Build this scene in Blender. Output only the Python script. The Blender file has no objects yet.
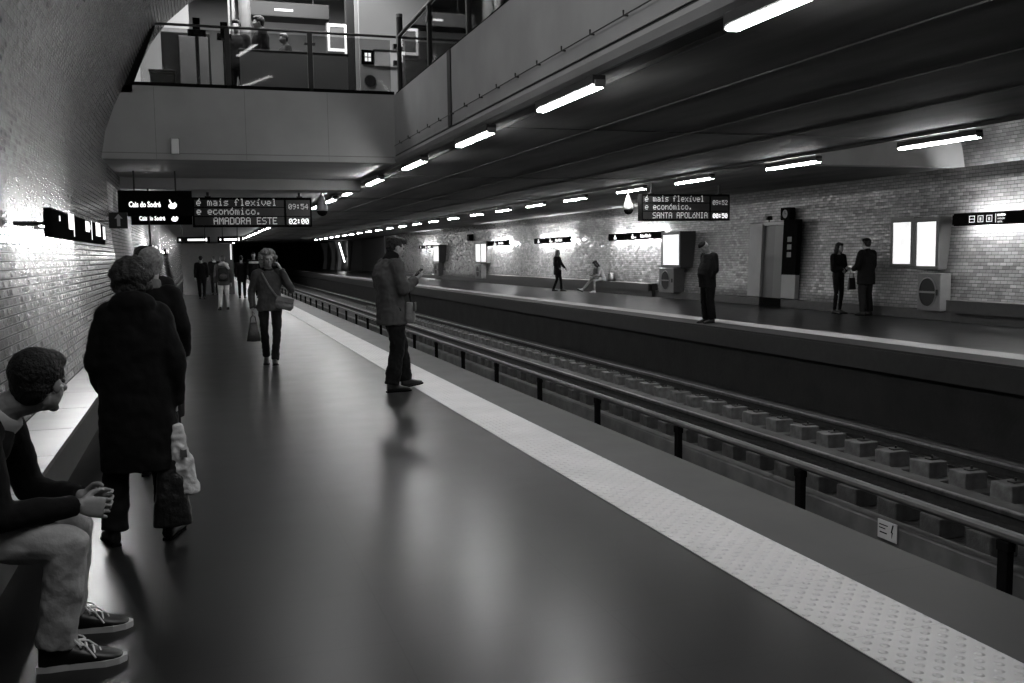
import bpy, bmesh, math, random
from mathutils import Vector, Matrix, noise
V = Vector
random.seed(7)
C = bpy.context.scene.collection
scn = bpy.context.scene
PI = math.pi

# ------------------------------------------------------------------ camera, world, exposure
def make_camera():
    f, h, rho, vx, vy = 950.0, 1.52, .015, 197.0, 258.5
    d = V((vx-512, 341.5-vy, -f)).normalized()          # the track direction seen in the lens
    t = V((1, rho, 0))
    up = t.cross(d).normalized()
    if up.y < 0: up = -up
    X = d.cross(up)
    m = Matrix((X, d, up)).to_4x4()
    m.translation = V((0, 0, h))
    cd = bpy.data.cameras.new('camera'); cam = bpy.data.objects.new('camera', cd); C.objects.link(cam)
    cd.sensor_width = 36.0; cd.lens = 36.0*f/1024; cd.clip_end = 400; cd.clip_start = .05
    cam.matrix_world = m
    scn.camera = cam
make_camera()
w = bpy.data.worlds.new('world'); scn.world = w; w.use_nodes = True
w.node_tree.nodes['Background'].inputs[0].default_value = (.5, .5, .5, 1)
w.node_tree.nodes['Background'].inputs[1].default_value = .004
scn.view_settings.view_transform = 'Standard'
scn.view_settings.look = 'None'
scn.view_settings.exposure = 0.0
scn.view_settings.gamma = 1.0
scn.view_settings.use_curve_mapping = False
L_TUBE, L_SIGN, L_MAP = 108.0, 420.0, .88

def area(name, loc, sx, sy, power, rot=(0, 0, 0)):
    l = bpy.data.lights.new(name, 'AREA'); l.shape = 'RECTANGLE'; l.size = sx; l.size_y = sy; l.energy = power
    o = bpy.data.objects.new(name, l); C.objects.link(o); o.location = loc; o.rotation_euler = rot
    return o
# mezzanine hall lights and vault tubes, without housings, plus unseen areas added as fill
area('mezzanine_light', (1.3, 17.9, 7.3), 3.6, .8, 330)
area('mezzanine_light', (1.6, 19.2, 7.3), 3.0, .8, 210)
area('vault_fill', (1.0, .6, 6.2), 1.6, 5.0, 190)  # unseen fill added to brighten the void and left wall
area('cove_fill', (-.40, 3.5, 5.15), .25, 12.0, 130, (0, -PI*.47, 0))  # added strip with no fitting, lights the parapet face
area('vault_fill', (1.2, 14.6, 6.6), 2.0, 2.4, 120)  # unseen fill added to brighten the mezzanine front
area('vault_tube', (1.62, 6.2, 6.2), .09, 2.4, 9, (0, 0, -.35))
area('vault_tube', (1.27, 10.3, 6.2), .09, 1.4, 6, (0, 0, -.25))

# ------------------------------------------------------------------ materials
MATS = {}
def nt_new(name):
    m = bpy.data.materials.new(name); m.use_nodes = True
    nt = m.node_tree
    return m, nt, nt.nodes['Principled BSDF']
def mat(name, c, rough=.6, metal=0., var=0., scale=8., bump=0., bscale=60., spec=.5, rvar=0., stretch=None):
    if name in MATS: return MATS[name]
    m, nt, p = nt_new(name)
    p.inputs['Base Color'].default_value = (c, c, c, 1)
    p.inputs['Roughness'].default_value = rough
    p.inputs['Metallic'].default_value = metal
    p.inputs['Specular IOR Level'].default_value = spec
    tc = nt.nodes.new('ShaderNodeTexCoord')
    if var or rvar:
        n = nt.nodes.new('ShaderNodeTexNoise'); n.inputs['Scale'].default_value = scale; n.inputs['Detail'].default_value = 6
        if stretch:
            mp = nt.nodes.new('ShaderNodeMapping'); mp.inputs['Scale'].default_value = stretch
            nt.links.new(tc.outputs['Object'], mp.inputs['Vector']); nt.links.new(mp.outputs['Vector'], n.inputs['Vector'])
        else: nt.links.new(tc.outputs['Object'], n.inputs['Vector'])
        if var:
            r = nt.nodes.new('ShaderNodeMapRange')
            r.inputs['From Min'].default_value = .3; r.inputs['From Max'].default_value = .7
            r.inputs['To Min'].default_value = c*(1-var); r.inputs['To Max'].default_value = c*(1+var)
            nt.links.new(n.outputs['Fac'], r.inputs['Value'])
            nt.links.new(r.outputs['Result'], p.inputs['Base Color'])
        if rvar:
            r = nt.nodes.new('ShaderNodeMapRange')
            r.inputs['From Min'].default_value = .3; r.inputs['From Max'].default_value = .7
            r.inputs['To Min'].default_value = max(.03, rough-rvar); r.inputs['To Max'].default_value = rough+rvar
            nt.links.new(n.outputs['Fac'], r.inputs['Value'])
            nt.links.new(r.outputs['Result'], p.inputs['Roughness'])
    if bump:
        n = nt.nodes.new('ShaderNodeTexNoise'); n.inputs['Scale'].default_value = bscale; n.inputs['Detail'].default_value = 4
        nt.links.new(tc.outputs['Object'], n.inputs['Vector'])
        b = nt.nodes.new('ShaderNodeBump'); b.inputs['Strength'].default_value = bump; b.inputs['Distance'].default_value = .02
        nt.links.new(n.outputs['Fac'], b.inputs['Height']); nt.links.new(b.outputs['Normal'], p.inputs['Normal'])
    MATS[name] = m
    return m
def emit(name, c, s, var=0.):
    if name in MATS: return MATS[name]
    m, nt, p = nt_new(name)
    p.inputs['Base Color'].default_value = (c*.6, c*.6, c*.6, 1)
    p.inputs['Emission Color'].default_value = (c, c, c, 1)
    p.inputs['Emission Strength'].default_value = s
    if var:
        tc = nt.nodes.new('ShaderNodeTexCoord')
        n = nt.nodes.new('ShaderNodeTexNoise'); n.inputs['Scale'].default_value = 6; n.inputs['Detail'].default_value = 3
        nt.links.new(tc.outputs['Object'], n.inputs['Vector'])
        r = nt.nodes.new('ShaderNodeMapRange'); r.inputs['From Min'].default_value = .3; r.inputs['From Max'].default_value = .7
        r.inputs['To Min'].default_value = s*(1-var); r.inputs['To Max'].default_value = s*(1+var)
        nt.links.new(n.outputs['Fac'], r.inputs['Value']); nt.links.new(r.outputs['Result'], p.inputs['Emission Strength'])
    MATS[name] = m
    return m
def brick_mat(name, c, mortar, bw=.215, bh=.066, rough=.22, tilt=.10, pillow=.16):
    m, nt, p = nt_new(name)
    N, Lk = nt.nodes, nt.links
    def math_(op, a, b=None, cc=None):
        n = N.new('ShaderNodeMath'); n.operation = op
        for i, x in enumerate((a, b, cc)):
            if x is None: continue
            if isinstance(x, (int, float)): n.inputs[i].default_value = x
            else: Lk.new(x, n.inputs[i])
        return n.outputs[0]
    uv = N.new('ShaderNodeUVMap'); uv.uv_map = 'UVMap'
    sp = N.new('ShaderNodeSeparateXYZ'); Lk.new(uv.outputs[0], sp.inputs[0])
    v = math_('DIVIDE', sp.outputs[1], bh); row = math_('FLOOR', v); fv = math_('FRACT', v)
    u = math_('ADD', math_('DIVIDE', sp.outputs[0], bw), math_('MULTIPLY', math_('FLOORED_MODULO', row, 2.0), .5))
    col = math_('FLOOR', u); fu = math_('FRACT', u)
    cb = N.new('ShaderNodeCombineXYZ'); Lk.new(col, cb.inputs[0]); Lk.new(row, cb.inputs[1])
    wn = N.new('ShaderNodeTexWhiteNoise'); wn.noise_dimensions = '2D'; Lk.new(cb.outputs[0], wn.inputs['Vector'])
    du = math_('MULTIPLY', math_('MINIMUM', fu, math_('SUBTRACT', 1.0, fu)), bw)
    dv = math_('MULTIPLY', math_('MINIMUM', fv, math_('SUBTRACT', 1.0, fv)), bh)
    mask = N.new('ShaderNodeMapRange'); mask.interpolation_type = 'SMOOTHSTEP'
    mask.inputs['From Min'].default_value = .004; mask.inputs['From Max'].default_value = .0095
    Lk.new(math_('MINIMUM', math_('MULTIPLY', du, 1.5), dv), mask.inputs['Value'])
    tone = N.new('ShaderNodeMapRange'); Lk.new(wn.outputs['Value'], tone.inputs['Value'])
    tone.inputs['To Min'].default_value = c*.78; tone.inputs['To Max'].default_value = c*1.22
    mx = N.new('ShaderNodeMix'); mx.data_type = 'FLOAT'
    Lk.new(mask.outputs[0], mx.inputs[0]); mx.inputs[2].default_value = mortar; Lk.new(tone.outputs[0], mx.inputs[3])
    Lk.new(mx.outputs[0], p.inputs['Base Color'])
    rg = N.new('ShaderNodeMix'); rg.data_type = 'FLOAT'
    Lk.new(mask.outputs[0], rg.inputs[0]); rg.inputs[2].default_value = .8; rg.inputs[3].default_value = rough
    Lk.new(rg.outputs[0], p.inputs['Roughness'])
    # every glazed brick is laid at a slightly different tilt and is a little cushion-shaped
    geo = N.new('ShaderNodeNewGeometry')
    ctr = N.new('ShaderNodeVectorMath'); ctr.operation = 'SUBTRACT'; Lk.new(wn.outputs['Color'], ctr.inputs[0]); ctr.inputs[1].default_value = (.5, .5, .5)
    tl = N.new('ShaderNodeVectorMath'); tl.operation = 'SCALE'; Lk.new(ctr.outputs[0], tl.inputs[0]); tl.inputs['Scale'].default_value = tilt
    pc = N.new('ShaderNodeCombineXYZ')
    pu = math_('POWER', math_('ABSOLUTE', math_('SUBTRACT', fu, .5)), 3.0); pv = math_('POWER', math_('ABSOLUTE', math_('SUBTRACT', fv, .5)), 3.0)
    Lk.new(math_('MULTIPLY', math_('MULTIPLY', pu, math_('SIGN', math_('SUBTRACT', fu, .5))), 8*pillow), pc.inputs[1])
    Lk.new(math_('MULTIPLY', math_('MULTIPLY', pv, math_('SIGN', math_('SUBTRACT', fv, .5))), 8*pillow), pc.inputs[2])
    a1 = N.new('ShaderNodeVectorMath'); a1.operation = 'ADD'; Lk.new(geo.outputs['Normal'], a1.inputs[0]); Lk.new(tl.outputs[0], a1.inputs[1])
    a2 = N.new('ShaderNodeVectorMath'); a2.operation = 'ADD'; Lk.new(a1.outputs[0], a2.inputs[0]); Lk.new(pc.outputs[0], a2.inputs[1])
    nm = N.new('ShaderNodeVectorMath'); nm.operation = 'NORMALIZE'; Lk.new(a2.outputs[0], nm.inputs[0])
    Lk.new(nm.outputs[0], p.inputs['Normal'])
    MATS[name] = m
    return m
def tile_mat(name, c, rough, tw, th, joint, line, rvar=.06, dome=False, spec=.4):
    m, nt, p = nt_new(name)
    p.inputs['Specular IOR Level'].default_value = spec
    N, Lk = nt.nodes, nt.links
    def math_(op, a, b=None):
        n = N.new('ShaderNodeMath'); n.operation = op
        for i, x in enumerate((a, b)):
            if x is None: continue
            if isinstance(x, (int, float)): n.inputs[i].default_value = x
            else: Lk.new(x, n.inputs[i])
        return n.outputs[0]
    tc = N.new('ShaderNodeTexCoord'); sp = N.new('ShaderNodeSeparateXYZ'); Lk.new(tc.outputs['Object'], sp.inputs[0])
    def edge(o, s):
        f = math_('FRACT', math_('DIVIDE', o, s))
        return math_('MULTIPLY', math_('MINIMUM', f, math_('SUBTRACT', 1.0, f)), s)
    e = math_('MINIMUM', edge(math_('ADD', sp.outputs[0], .21), tw), edge(sp.outputs[1], th))
    mask = N.new('ShaderNodeMapRange'); mask.inputs['From Min'].default_value = line*.4; mask.inputs['From Max'].default_value = line
    Lk.new(e, mask.inputs['Value'])
    ns = N.new('ShaderNodeTexNoise'); ns.inputs['Scale'].default_value = 2.2; ns.inputs['Detail'].default_value = 3; ns.inputs['Roughness'].default_value = .55
    Lk.new(tc.outputs['Object'], ns.inputs['Vector'])
    tone = N.new('ShaderNodeMapRange'); tone.inputs['From Min'].default_value = .1; tone.inputs['From Max'].default_value = .9
    tone.inputs['To Min'].default_value = c*.82; tone.inputs['To Max'].default_value = c*1.18
    Lk.new(ns.outputs['Fac'], tone.inputs['Value'])
    mx = N.new('ShaderNodeMix'); mx.data_type = 'FLOAT'; Lk.new(mask.outputs[0], mx.inputs[0]); mx.inputs[2].default_value = joint; Lk.new(tone.outputs[0], mx.inputs[3])
    Lk.new(mx.outputs[0], p.inputs['Base Color'])
    rr = N.new('ShaderNodeMapRange'); rr.inputs['From Min'].default_value = .1; rr.inputs['From Max'].default_value = .9
    rr.inputs['To Min'].default_value = rough-rvar; rr.inputs['To Max'].default_value = rough+rvar
    Lk.new(ns.outputs['Fac'], rr.inputs['Value']); Lk.new(rr.outputs[0], p.inputs['Roughness'])
    if dome:
        # staggered raised studs, 6 cm apart
        def cell(ox, oy, s):
            fx = math_('SUBTRACT', math_('FRACT', math_('ADD', math_('DIVIDE', sp.outputs[0], s), ox)), .5)
            fy = math_('SUBTRACT', math_('FRACT', math_('ADD', math_('DIVIDE', sp.outputs[1], s), oy)), .5)
            return math_('MULTIPLY', math_('SQRT', math_('ADD', math_('MULTIPLY', fx, fx), math_('MULTIPLY', fy, fy))), s)
        d = math_('MINIMUM', cell(0, 0, .092), cell(.5, .5, .092))
        hh = N.new('ShaderNodeMapRange'); hh.interpolation_type = 'SMOOTHSTEP'
        hh.inputs['From Min'].default_value = .0205; hh.inputs['From Max'].default_value = .008
        Lk.new(d, hh.inputs['Value'])
        b = N.new('ShaderNodeBump'); b.inputs['Strength'].default_value = 1.; b.inputs['Distance'].default_value = .008
        Lk.new(hh.outputs[0], b.inputs['Height']); Lk.new(b.outputs['Normal'], p.inputs['Normal'])
    MATS[name] = m
    return m
def glass_mat():
    m, nt, p = nt_new('railing_glass')
    nt.nodes.remove(p)
    tr = nt.nodes.new('ShaderNodeBsdfTransparent'); tr.inputs[0].default_value = (.72, .72, .72, 1)
    gl = nt.nodes.new('ShaderNodeBsdfGlossy'); gl.inputs['Roughness'].default_value = .03
    fr = nt.nodes.new('ShaderNodeFresnel'); fr.inputs['IOR'].default_value = 1.45
    mx = nt.nodes.new('ShaderNodeMixShader')
    nt.links.new(fr.outputs[0], mx.inputs[0]); nt.links.new(tr.outputs[0], mx.inputs[1]); nt.links.new(gl.outputs[0], mx.inputs[2])
    nt.links.new(mx.outputs[0], nt.nodes['Material Output'].inputs[0])
    MATS['railing_glass'] = m
    return m

M_BRICK = brick_mat('glazed_brick', .20, .02, bw=.15, bh=.064, tilt=.09)
M_BRICK2 = brick_mat('glazed_brick_opposite', .19, .03, bw=.16, bh=.072, tilt=.20)
M_FLOOR = tile_mat('platform_tile', .0125, .30, .90, .60, .007, .004, rvar=.03, spec=.12)
M_FLOOR2 = tile_mat('platform_tile_opposite', .016, .30, .90, .60, .010, .004, rvar=.025, spec=.16)
M_EDGE = tile_mat('edge_stone', .036, .5, 50, 1.2, .025, .004, spec=.15)
M_STUD = tile_mat('studded_strip', .40, .55, 50, .60, .30, .003, dome=True)
M_STRIP = tile_mat('pale_strip', .42, .55, 50, .60, .30, .003)
M_GLASS = glass_mat()
M_CONC = mat('pale_concrete', .27, .75, var=.10, scale=1.6, bump=.05, bscale=30)
M_SOFFIT = mat('soffit_paint', .26, .55, var=.14, scale=1.2)
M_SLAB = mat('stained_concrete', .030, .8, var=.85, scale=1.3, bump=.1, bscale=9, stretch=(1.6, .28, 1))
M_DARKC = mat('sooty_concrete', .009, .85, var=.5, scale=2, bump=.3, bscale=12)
M_BED = mat('track_bed', .022, .9, var=.5, scale=5, bump=.6, bscale=25)
M_BLOCK = mat('sleeper_concrete', .12, .85, var=.35, scale=7, bump=.3, bscale=40)
M_LEDGE = mat('worn_concrete_ledge', .06, .8, var=.4, scale=3, bump=.3, bscale=30)
M_RAIL = mat('rail_steel', .20, .38, .9, var=.3, scale=12)
M_RUST = mat('rusty_rail_side', .018, .7, .3, var=.4, scale=12)
M_BAR = mat('third_rail_cover', .06, .5, .0, var=.25, scale=6)
M_BLACK = mat('black_enamel', .006, .9, spec=0.)
M_DKMET = mat('dark_steel', .018, .5, .0, spec=.3)
M_GREYMET = mat('grey_metal', .16, .4, .4, var=.1)
M_PALE = mat('pale_panel', .22, .45, var=.08, scale=3)
M_WHITE = mat('white_enamel', .62, .4)
M_BENCHT = mat('bench_stone', .075, .34, var=.2, scale=3, rvar=.05)
M_BENCHF = mat('bench_front', .045, .45, var=.2)
M_BENCHD = mat('bench_dark_stone', .018, .5, var=.2)
M_SKIRT = mat('dark_skirting', .03, .5, var=.2)
M_TUBE = emit('lit_tube', 1., L_TUBE)
M_SIGNTUBE = emit('sign_tube', 1., L_SIGN)
M_MAP = emit('lit_map', 1., L_MAP, .18)
M_SIGNTUBE_DIM = emit('sign_tube_dim', 1., 150.0)
M_LIT = emit('lit_lettering', 1., 1.6)
M_LED = emit('amber_dots', 1., .34)
M_LEDHI = emit('bright_dots', 1., 1.5)
M_LITSOFT = emit('soft_lettering', 1., .85)

# ------------------------------------------------------------------ object helpers
def tag(o, label=None, cat=None, group=None, kind=None):
    if label: o['label'] = label
    if cat: o['category'] = cat
    if group: o['group'] = group
    if kind: o['kind'] = kind
    return o
def thing(name, label, cat, loc=(0, 0, 0), rot=(0, 0, 0), group=None):
    o = bpy.data.objects.new(name, None); C.objects.link(o)
    o.empty_display_size = .1
    o.location = loc; o.rotation_euler = rot
    return tag(o, label, cat, group)
def link_mesh(name, me, m, parent=None, smooth=False):
    o = bpy.data.objects.new(name, me); C.objects.link(o)
    if m: 
        me.materials.clear(); me.materials.append(m)
    if smooth:
        for p in me.polygons: p.use_smooth = True
    if parent: o.parent = parent
    return o
def obj(name, bm, m, parent=None, smooth=False):
    bmesh.ops.recalc_face_normals(bm, faces=bm.faces)
    me = bpy.data.meshes.new(name); bm.to_mesh(me); bm.free()
    return link_mesh(name, me, m, parent, smooth)
def struct(name, bm, m, smooth=False, parent=None):
    o = obj(name, bm, m, parent, smooth)
    if not parent: o['kind'] = 'structure'
    return o
def BM(): return bmesh.new()
def box(bm, x0, x1, y0, y1, z0, z1, bev=0.):
    vs = [bm.verts.new((x, y, z)) for x in (x0, x1) for y in (y0, y1) for z in (z0, z1)]
    fs = [bm.faces.new([vs[i] for i in q]) for q in ((0, 1, 3, 2), (4, 6, 7, 5), (0, 4, 5, 1), (2, 3, 7, 6), (0, 2, 6, 4), (1, 5, 7, 3))]
    if bev:
        es = list({e for f in fs for e in f.edges})
        bmesh.ops.bevel(bm, geom=es, offset=bev, segments=2, affect='EDGES', profile=.5)
    return bm
def frames(pts):
    ts = []
    for i in range(len(pts)):
        a = pts[max(0, i-1)]; b = pts[min(len(pts)-1, i+1)]
        ts.append((b-a).normalized())
    n = ts[0].orthogonal().normalized(); out = []
    for t in ts:
        n = (n - t*n.dot(t))
        n = n.normalized() if n.length > 1e-6 else t.orthogonal().normalized()
        out.append((t, n, t.cross(n)))
    return out
def tube(bm, pts, r, seg=10, caps=True):
    pts = [V(p) for p in pts]
    if isinstance(r, (int, float)): r = [r]*len(pts)
    rings = []
    for (t, n, b), p, ra in zip(frames(pts), pts, r):
        rings.append([bm.verts.new(p + (n*math.cos(2*PI*k/seg) + b*math.sin(2*PI*k/seg))*ra) for k in range(seg)])
    for a, b in zip(rings, rings[1:]):
        for k in range(seg): bm.faces.new((a[k], a[(k+1) % seg], b[(k+1) % seg], b[k]))
    if caps:
        bm.faces.new(rings[0][::-1]); bm.faces.new(rings[-1])
    return bm
def prism(bm, poly, y0, y1):
    """poly of (x, z) swept along y"""
    a = [bm.verts.new((x, y0, z)) for x, z in poly]; b = [bm.verts.new((x, y1, z)) for x, z in poly]
    n = len(poly)
    for k in range(n): bm.faces.new((a[k], a[(k+1) % n], b[(k+1) % n], b[k]))
    bm.faces.new(a[::-1]); bm.faces.new(b)
    return bm
def lathe(bm, prof, c=(0, 0, 0), seg=24):
    c = V(c); rings = []
    for r, z in prof:
        rings.append([bm.verts.new(c + V((max(r, 1e-4)*math.cos(2*PI*k/seg), max(r, 1e-4)*math.sin(2*PI*k/seg), z))) for k in range(seg)])
    for a, b in zip(rings, rings[1:]):
        for k in range(seg): bm.faces.new((a[k], a[(k+1) % seg], b[(k+1) % seg], b[k]))
    bm.faces.new(rings[0][::-1]); bm.faces.new(rings[-1])
    return bm
def poly_plate(bm, pts, z0, z1):
    """2-D outline (x, y) given a thickness z0..z1"""
    a = [bm.verts.new((x, y, z0)) for x, y in pts]; b = [bm.verts.new((x, y, z1)) for x, y in pts]
    n = len(pts)
    for k in range(n): bm.faces.new((a[k], a[(k+1) % n], b[(k+1) % n], b[k]))
    bm.faces.new(a[::-1]); bm.faces.new(b)
    return bm
DG = None
def text(s, size, x, y, z, m, parent, name='lettering', bold=.0, align='LEFT'):
    cu = bpy.data.curves.new('t', 'FONT'); cu.body = s; cu.size = size; cu.offset = bold; cu.align_x = align; cu.extrude = .002; cu.resolution_u = 2
    o = bpy.data.objects.new('t', cu); C.objects.link(o)
    bpy.context.view_layer.update()
    me = bpy.data.meshes.new_from_object(o.evaluated_get(bpy.context.evaluated_depsgraph_get()))
    bpy.data.objects.remove(o); bpy.data.curves.remove(cu)
    t = link_mesh(name, me, m, parent); t.location = (x, y, z)
    return t
FS, FW, FE = (PI/2, 0, 0), (PI/2, 0, -PI/2), (PI/2, 0, PI/2)     # signs facing the viewer, the tracks from the right wall, the tracks from the left wall
FWT = (PI/2-.045, 0, -PI/2)
ORD = ['first', 'second', 'third', 'fourth', 'fifth', 'sixth', 'seventh', 'eighth', 'ninth', 'tenth', 'eleventh', 'twelfth', 'thirteenth', 'fourteenth',
       'fifteenth', 'sixteenth', 'seventeenth', 'eighteenth', 'nineteenth', 'twentieth', 'twenty-first', 'twenty-second', 'twenty-third', 'twenty-fourth', 'twenty-fifth', 'twenty-sixth', 'twenty-seventh', 'twenty-eighth']
def copy_tree(o, parent=None):
    c = o.copy(); C.objects.link(c); c.parent = parent
    for ch in list(o.children): copy_tree(ch, c)
    return c

# ------------------------------------------------------------------ the setting
XE, XF = 3.32, 9.85                # near and far platform edges
YB = 16.5                          # front of the mezzanine
LEFT = [(-1.08, 0), (-1.14, .45), (-1.22, .9), (-1.29, 1.4), (-1.345, 1.9), (-1.375, 2.4), (-1.385, 2.8), (-1.365, 3.15), (-1.29, 3.55), (-1.14, 3.95), (-.97, 4.3),
        (-.78, 4.72), (-.58, 5.12), (-.3, 5.5), (.05, 5.82), (.5, 6.12), (1.1, 6.4), (2.0, 6.68), (3.2, 6.9), (4.8, 7.0)]
def vault(name, prof, y0, y1, m, step=2.0):
    bm = BM(); uvl = bm.loops.layers.uv.new('UVMap')
    n = max(1, int((y1-y0)/step)); ys = [y0+(y1-y0)*i/n for i in range(n+1)]
    s = [0.]
    for a, b in zip(prof, prof[1:]): s.append(s[-1]+math.hypot(b[0]-a[0], b[1]-a[1]))
    g = [[bm.verts.new((x, y, z)) for x, z in prof] for y in ys]
    for i in range(n):
        for k in range(len(prof)-1):
            f = bm.faces.new((g[i][k], g[i+1][k], g[i+1][k+1], g[i][k+1])); f.smooth = True
            for lp, (yy, ss) in zip(f.loops, ((ys[i], s[k]), (ys[i+1], s[k]), (ys[i+1], s[k+1]), (ys[i], s[k+1]))): lp[uvl].uv = (yy, ss)
    me = bpy.data.meshes.new(name); bm.to_mesh(me); bm.free()
    o = link_mesh(name, me, m); o['kind'] = 'structure'
    sol = o.modifiers.new('thickness', 'SOLIDIFY'); sol.thickness = .12; sol.offset = 1 if name.startswith('wall_right') else -1
    return o
vault('wall_left', LEFT, -4, YB+.9, M_BRICK)
vault('wall_left', [p for p in LEFT if p[1] < 3.2], YB+.9, 120, M_BRICK, 6)
RIGHT = [(14.75, 0), (14.80, .45), (14.88, .9), (14.95, 1.4), (15.0, 1.9), (15.03, 2.4), (15.04, 2.8), (15.02, 3.15), (14.94, 3.55), (14.8, 3.95), (14.45, 4.72), (13.95, 5.4), (13.3, 5.9), (12.3, 6.4), (10.5, 6.85), (9.0, 7.0)]
vault('wall_right', [p for p in RIGHT if p[1] < 3.2], -2, 78, M_BRICK2, 4)
vault('wall_right', [p for p in RIGHT if p[1] > 3.1], -2, 15.9, M_BRICK2)
vault('wall_right', [p for p in RIGHT if p[1] < 3.2], 98, 124, M_BRICK2, 6)
struct('floor', box(BM(), -1.3, 2.32, -4, 120, -.25, 0), M_FLOOR)
struct('trim_1', box(BM(), 2.32, 2.80, -4, 120, -.25, .004), M_STUD)
b = box(BM(), 2.80, XE, -4, 120, -.25, 0); box(b, 2.95, XE-.12, -4, 120, -1.6, -.25)
struct('trim_2', b, M_EDGE)
b = box(BM(), 10.95, 15.3, -2, 125, -.25, 0); struct('floor', b, M_FLOOR2)
struct('trim_3', box(BM(), 10.45, 10.95, -2, 125, -.25, .004), M_STRIP)
b = box(BM(), XF, 10.45, -2, 125, -.25, 0); struct('trim_4', b, M_EDGE)
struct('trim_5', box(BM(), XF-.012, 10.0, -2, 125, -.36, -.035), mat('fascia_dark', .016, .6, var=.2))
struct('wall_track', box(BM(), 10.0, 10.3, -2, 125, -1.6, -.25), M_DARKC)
struct('floor_track', box(BM(), 2.95, 10.3, -4, 150, -1.6, -1.24), M_BED)
struct('baseboard_right', box(BM(), 14.64, 14.85, -2, 78, 0, .22, .01), M_SKIRT)
struct('baseboard_left', box(BM(), -1.2, -1.03, 12.2, 120, 0, .2), M_SKIRT)
# the central slab above the tracks: its side is the parapet of the mezzanine void
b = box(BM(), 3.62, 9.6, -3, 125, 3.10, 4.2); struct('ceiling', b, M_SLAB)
def fascia(name, x0, sgn):
    o = struct(name, prism(BM(), [(x0, 3.26), (x0, 4.27), (x0+sgn*.28, 4.27), (x0+sgn*.28, 3.26)], -3, 125), M_CONC)
    # gutter moulding below the parapet
    g = prism(BM(), [(x0-sgn*.015, 3.225), (x0-sgn*.02, 3.18), (x0+sgn*.01, 3.12), (x0+sgn*.06, 3.085), (x0+sgn*.09, 3.085), (x0+sgn*.09, 3.225)], -3, 125)
    struct('trim_6', g, M_CONC)
    struct('trim_7', prism(BM(), [(x0+sgn*.015, 3.22), (x0+sgn*.015, 3.27), (x0+sgn*.3, 3.27), (x0+sgn*.3, 3.22)], -3, 125), M_DKMET)
    struct('trim_8', prism(BM(), [(x0+sgn*.09, 3.085), (x0+sgn*.09, 3.13), (x0+sgn*.3, 3.13), (x0+sgn*.3, 3.05), (x0+sgn*.27, 3.05), (x0+sgn*.27, 3.085)], -3, 125), M_DKMET)
fascia('trim_parapet', 3.35, 1)
fascia('trim_parapet', 9.85, -1)
# vertical joint and pins with a wire along the near parapet
struct('trim_9', box(BM(), 3.335, 3.36, 12.63, 12.80, 3.26, 4.27), M_DKMET)
b = tube(BM(), [(3.315, -2, 3.40), (3.315, 16.4, 3.40)], .006, 6)
for k in range(24): tube(b, [(3.36, .3+k*.68, 3.40), (3.31, .3+k*.68, 3.40), (3.31, .3+k*.68, 3.44)], .009, 6)
struct('trim_10', b, M_DKMET)
# slab joints seen from below
b = BM()
for x in (4.9, 6.35, 7.8): box(b, x-.015, x+.015, -3, 120, 3.085, 3.10)
for k in range(10): box(b, 3.65, 9.55, 4.0+k*7.5, 4.03+k*7.5, 3.09, 3.10)
struct('trim_11', b, M_SLAB)
# mezzanine over the near platform
struct('wall_mezzanine', box(BM(), -1.62, 3.35, YB, YB+.3, 3.12, 4.28), M_CONC)
struct('ceiling_near', box(BM(), -1.6, 3.36, YB+.3, 120, 3.12, 3.3), M_SOFFIT)
b = BM()
for y in (20.25, 31, 39): box(b, -1.5, 3.35, y, y+.95, 2.9, 3.12)
struct('trim_12', b, M_SOFFIT)
struct('wall_mezzanine', box(BM(), 9.85, 15.3, 15.8, 16.1, 3.15, 4.28), M_CONC)
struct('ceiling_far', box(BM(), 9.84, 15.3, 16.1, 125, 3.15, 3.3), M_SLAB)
b = BM()
for x in (-.55, .85, 2.2): box(b, x, x+.008, YB-.003, YB+.02, 3.13, 4.27)
box(b, -1.5, 3.35, YB-.006, YB+.02, 3.21, 3.225)
struct('trim_13', b, M_GREYMET)
struct('floor_mezzanine', box(BM(), -1.6, 3.6, YB+.3, 27, 4.0, 4.22), M_FLOOR)
struct('wall_back', box(BM(), -3, 9, 23.0, 23.3, 4.2, 9), mat('hall_plaster', .30, .6, var=.06, scale=1))
struct('ceiling_mezzanine', box(BM(), -3, 9.5, YB+.9, 23.3, 7.5, 7.7), mat('hall_ceiling', .30, .6))
struct('wall_stub', box(BM(), -3, .05, 20.6, 20.8, 4.2, 7.5), mat('hall_plaster', .34))
struct('wall_panel', box(BM(), 3.25, 9, 19.3, 19.5, 4.2, 7.5), mat('hall_plaster', .34))
# tunnel end
b = box(BM(), 3.0, 3.6, 120, 150, -1.3, 3.3); box(b, 9.6, 10.3, 125, 150, -1.3, 3.3); box(b, 2.9, 10.4, 150, 150.3, -1.4, 3.4); box(b, -1.6, 3.4, 120, 120.3, 0, 3.3); box(b, 10, 15.4, 125, 125.3, 0, 3.3)
struct('wall_tunnel', b, M_DARKC)
# stair opening in the far wall
b = box(BM(), 16.2, 16.4, 77, 99, 0, 3.3); box(b, 14.7, 16.3, 77.7, 78, 0, 3.3); box(b, 14.7, 16.3, 98, 98.3, 0, 3.3)
struct('wall_stair', b, mat('stair_wall', .08, .6))

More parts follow.
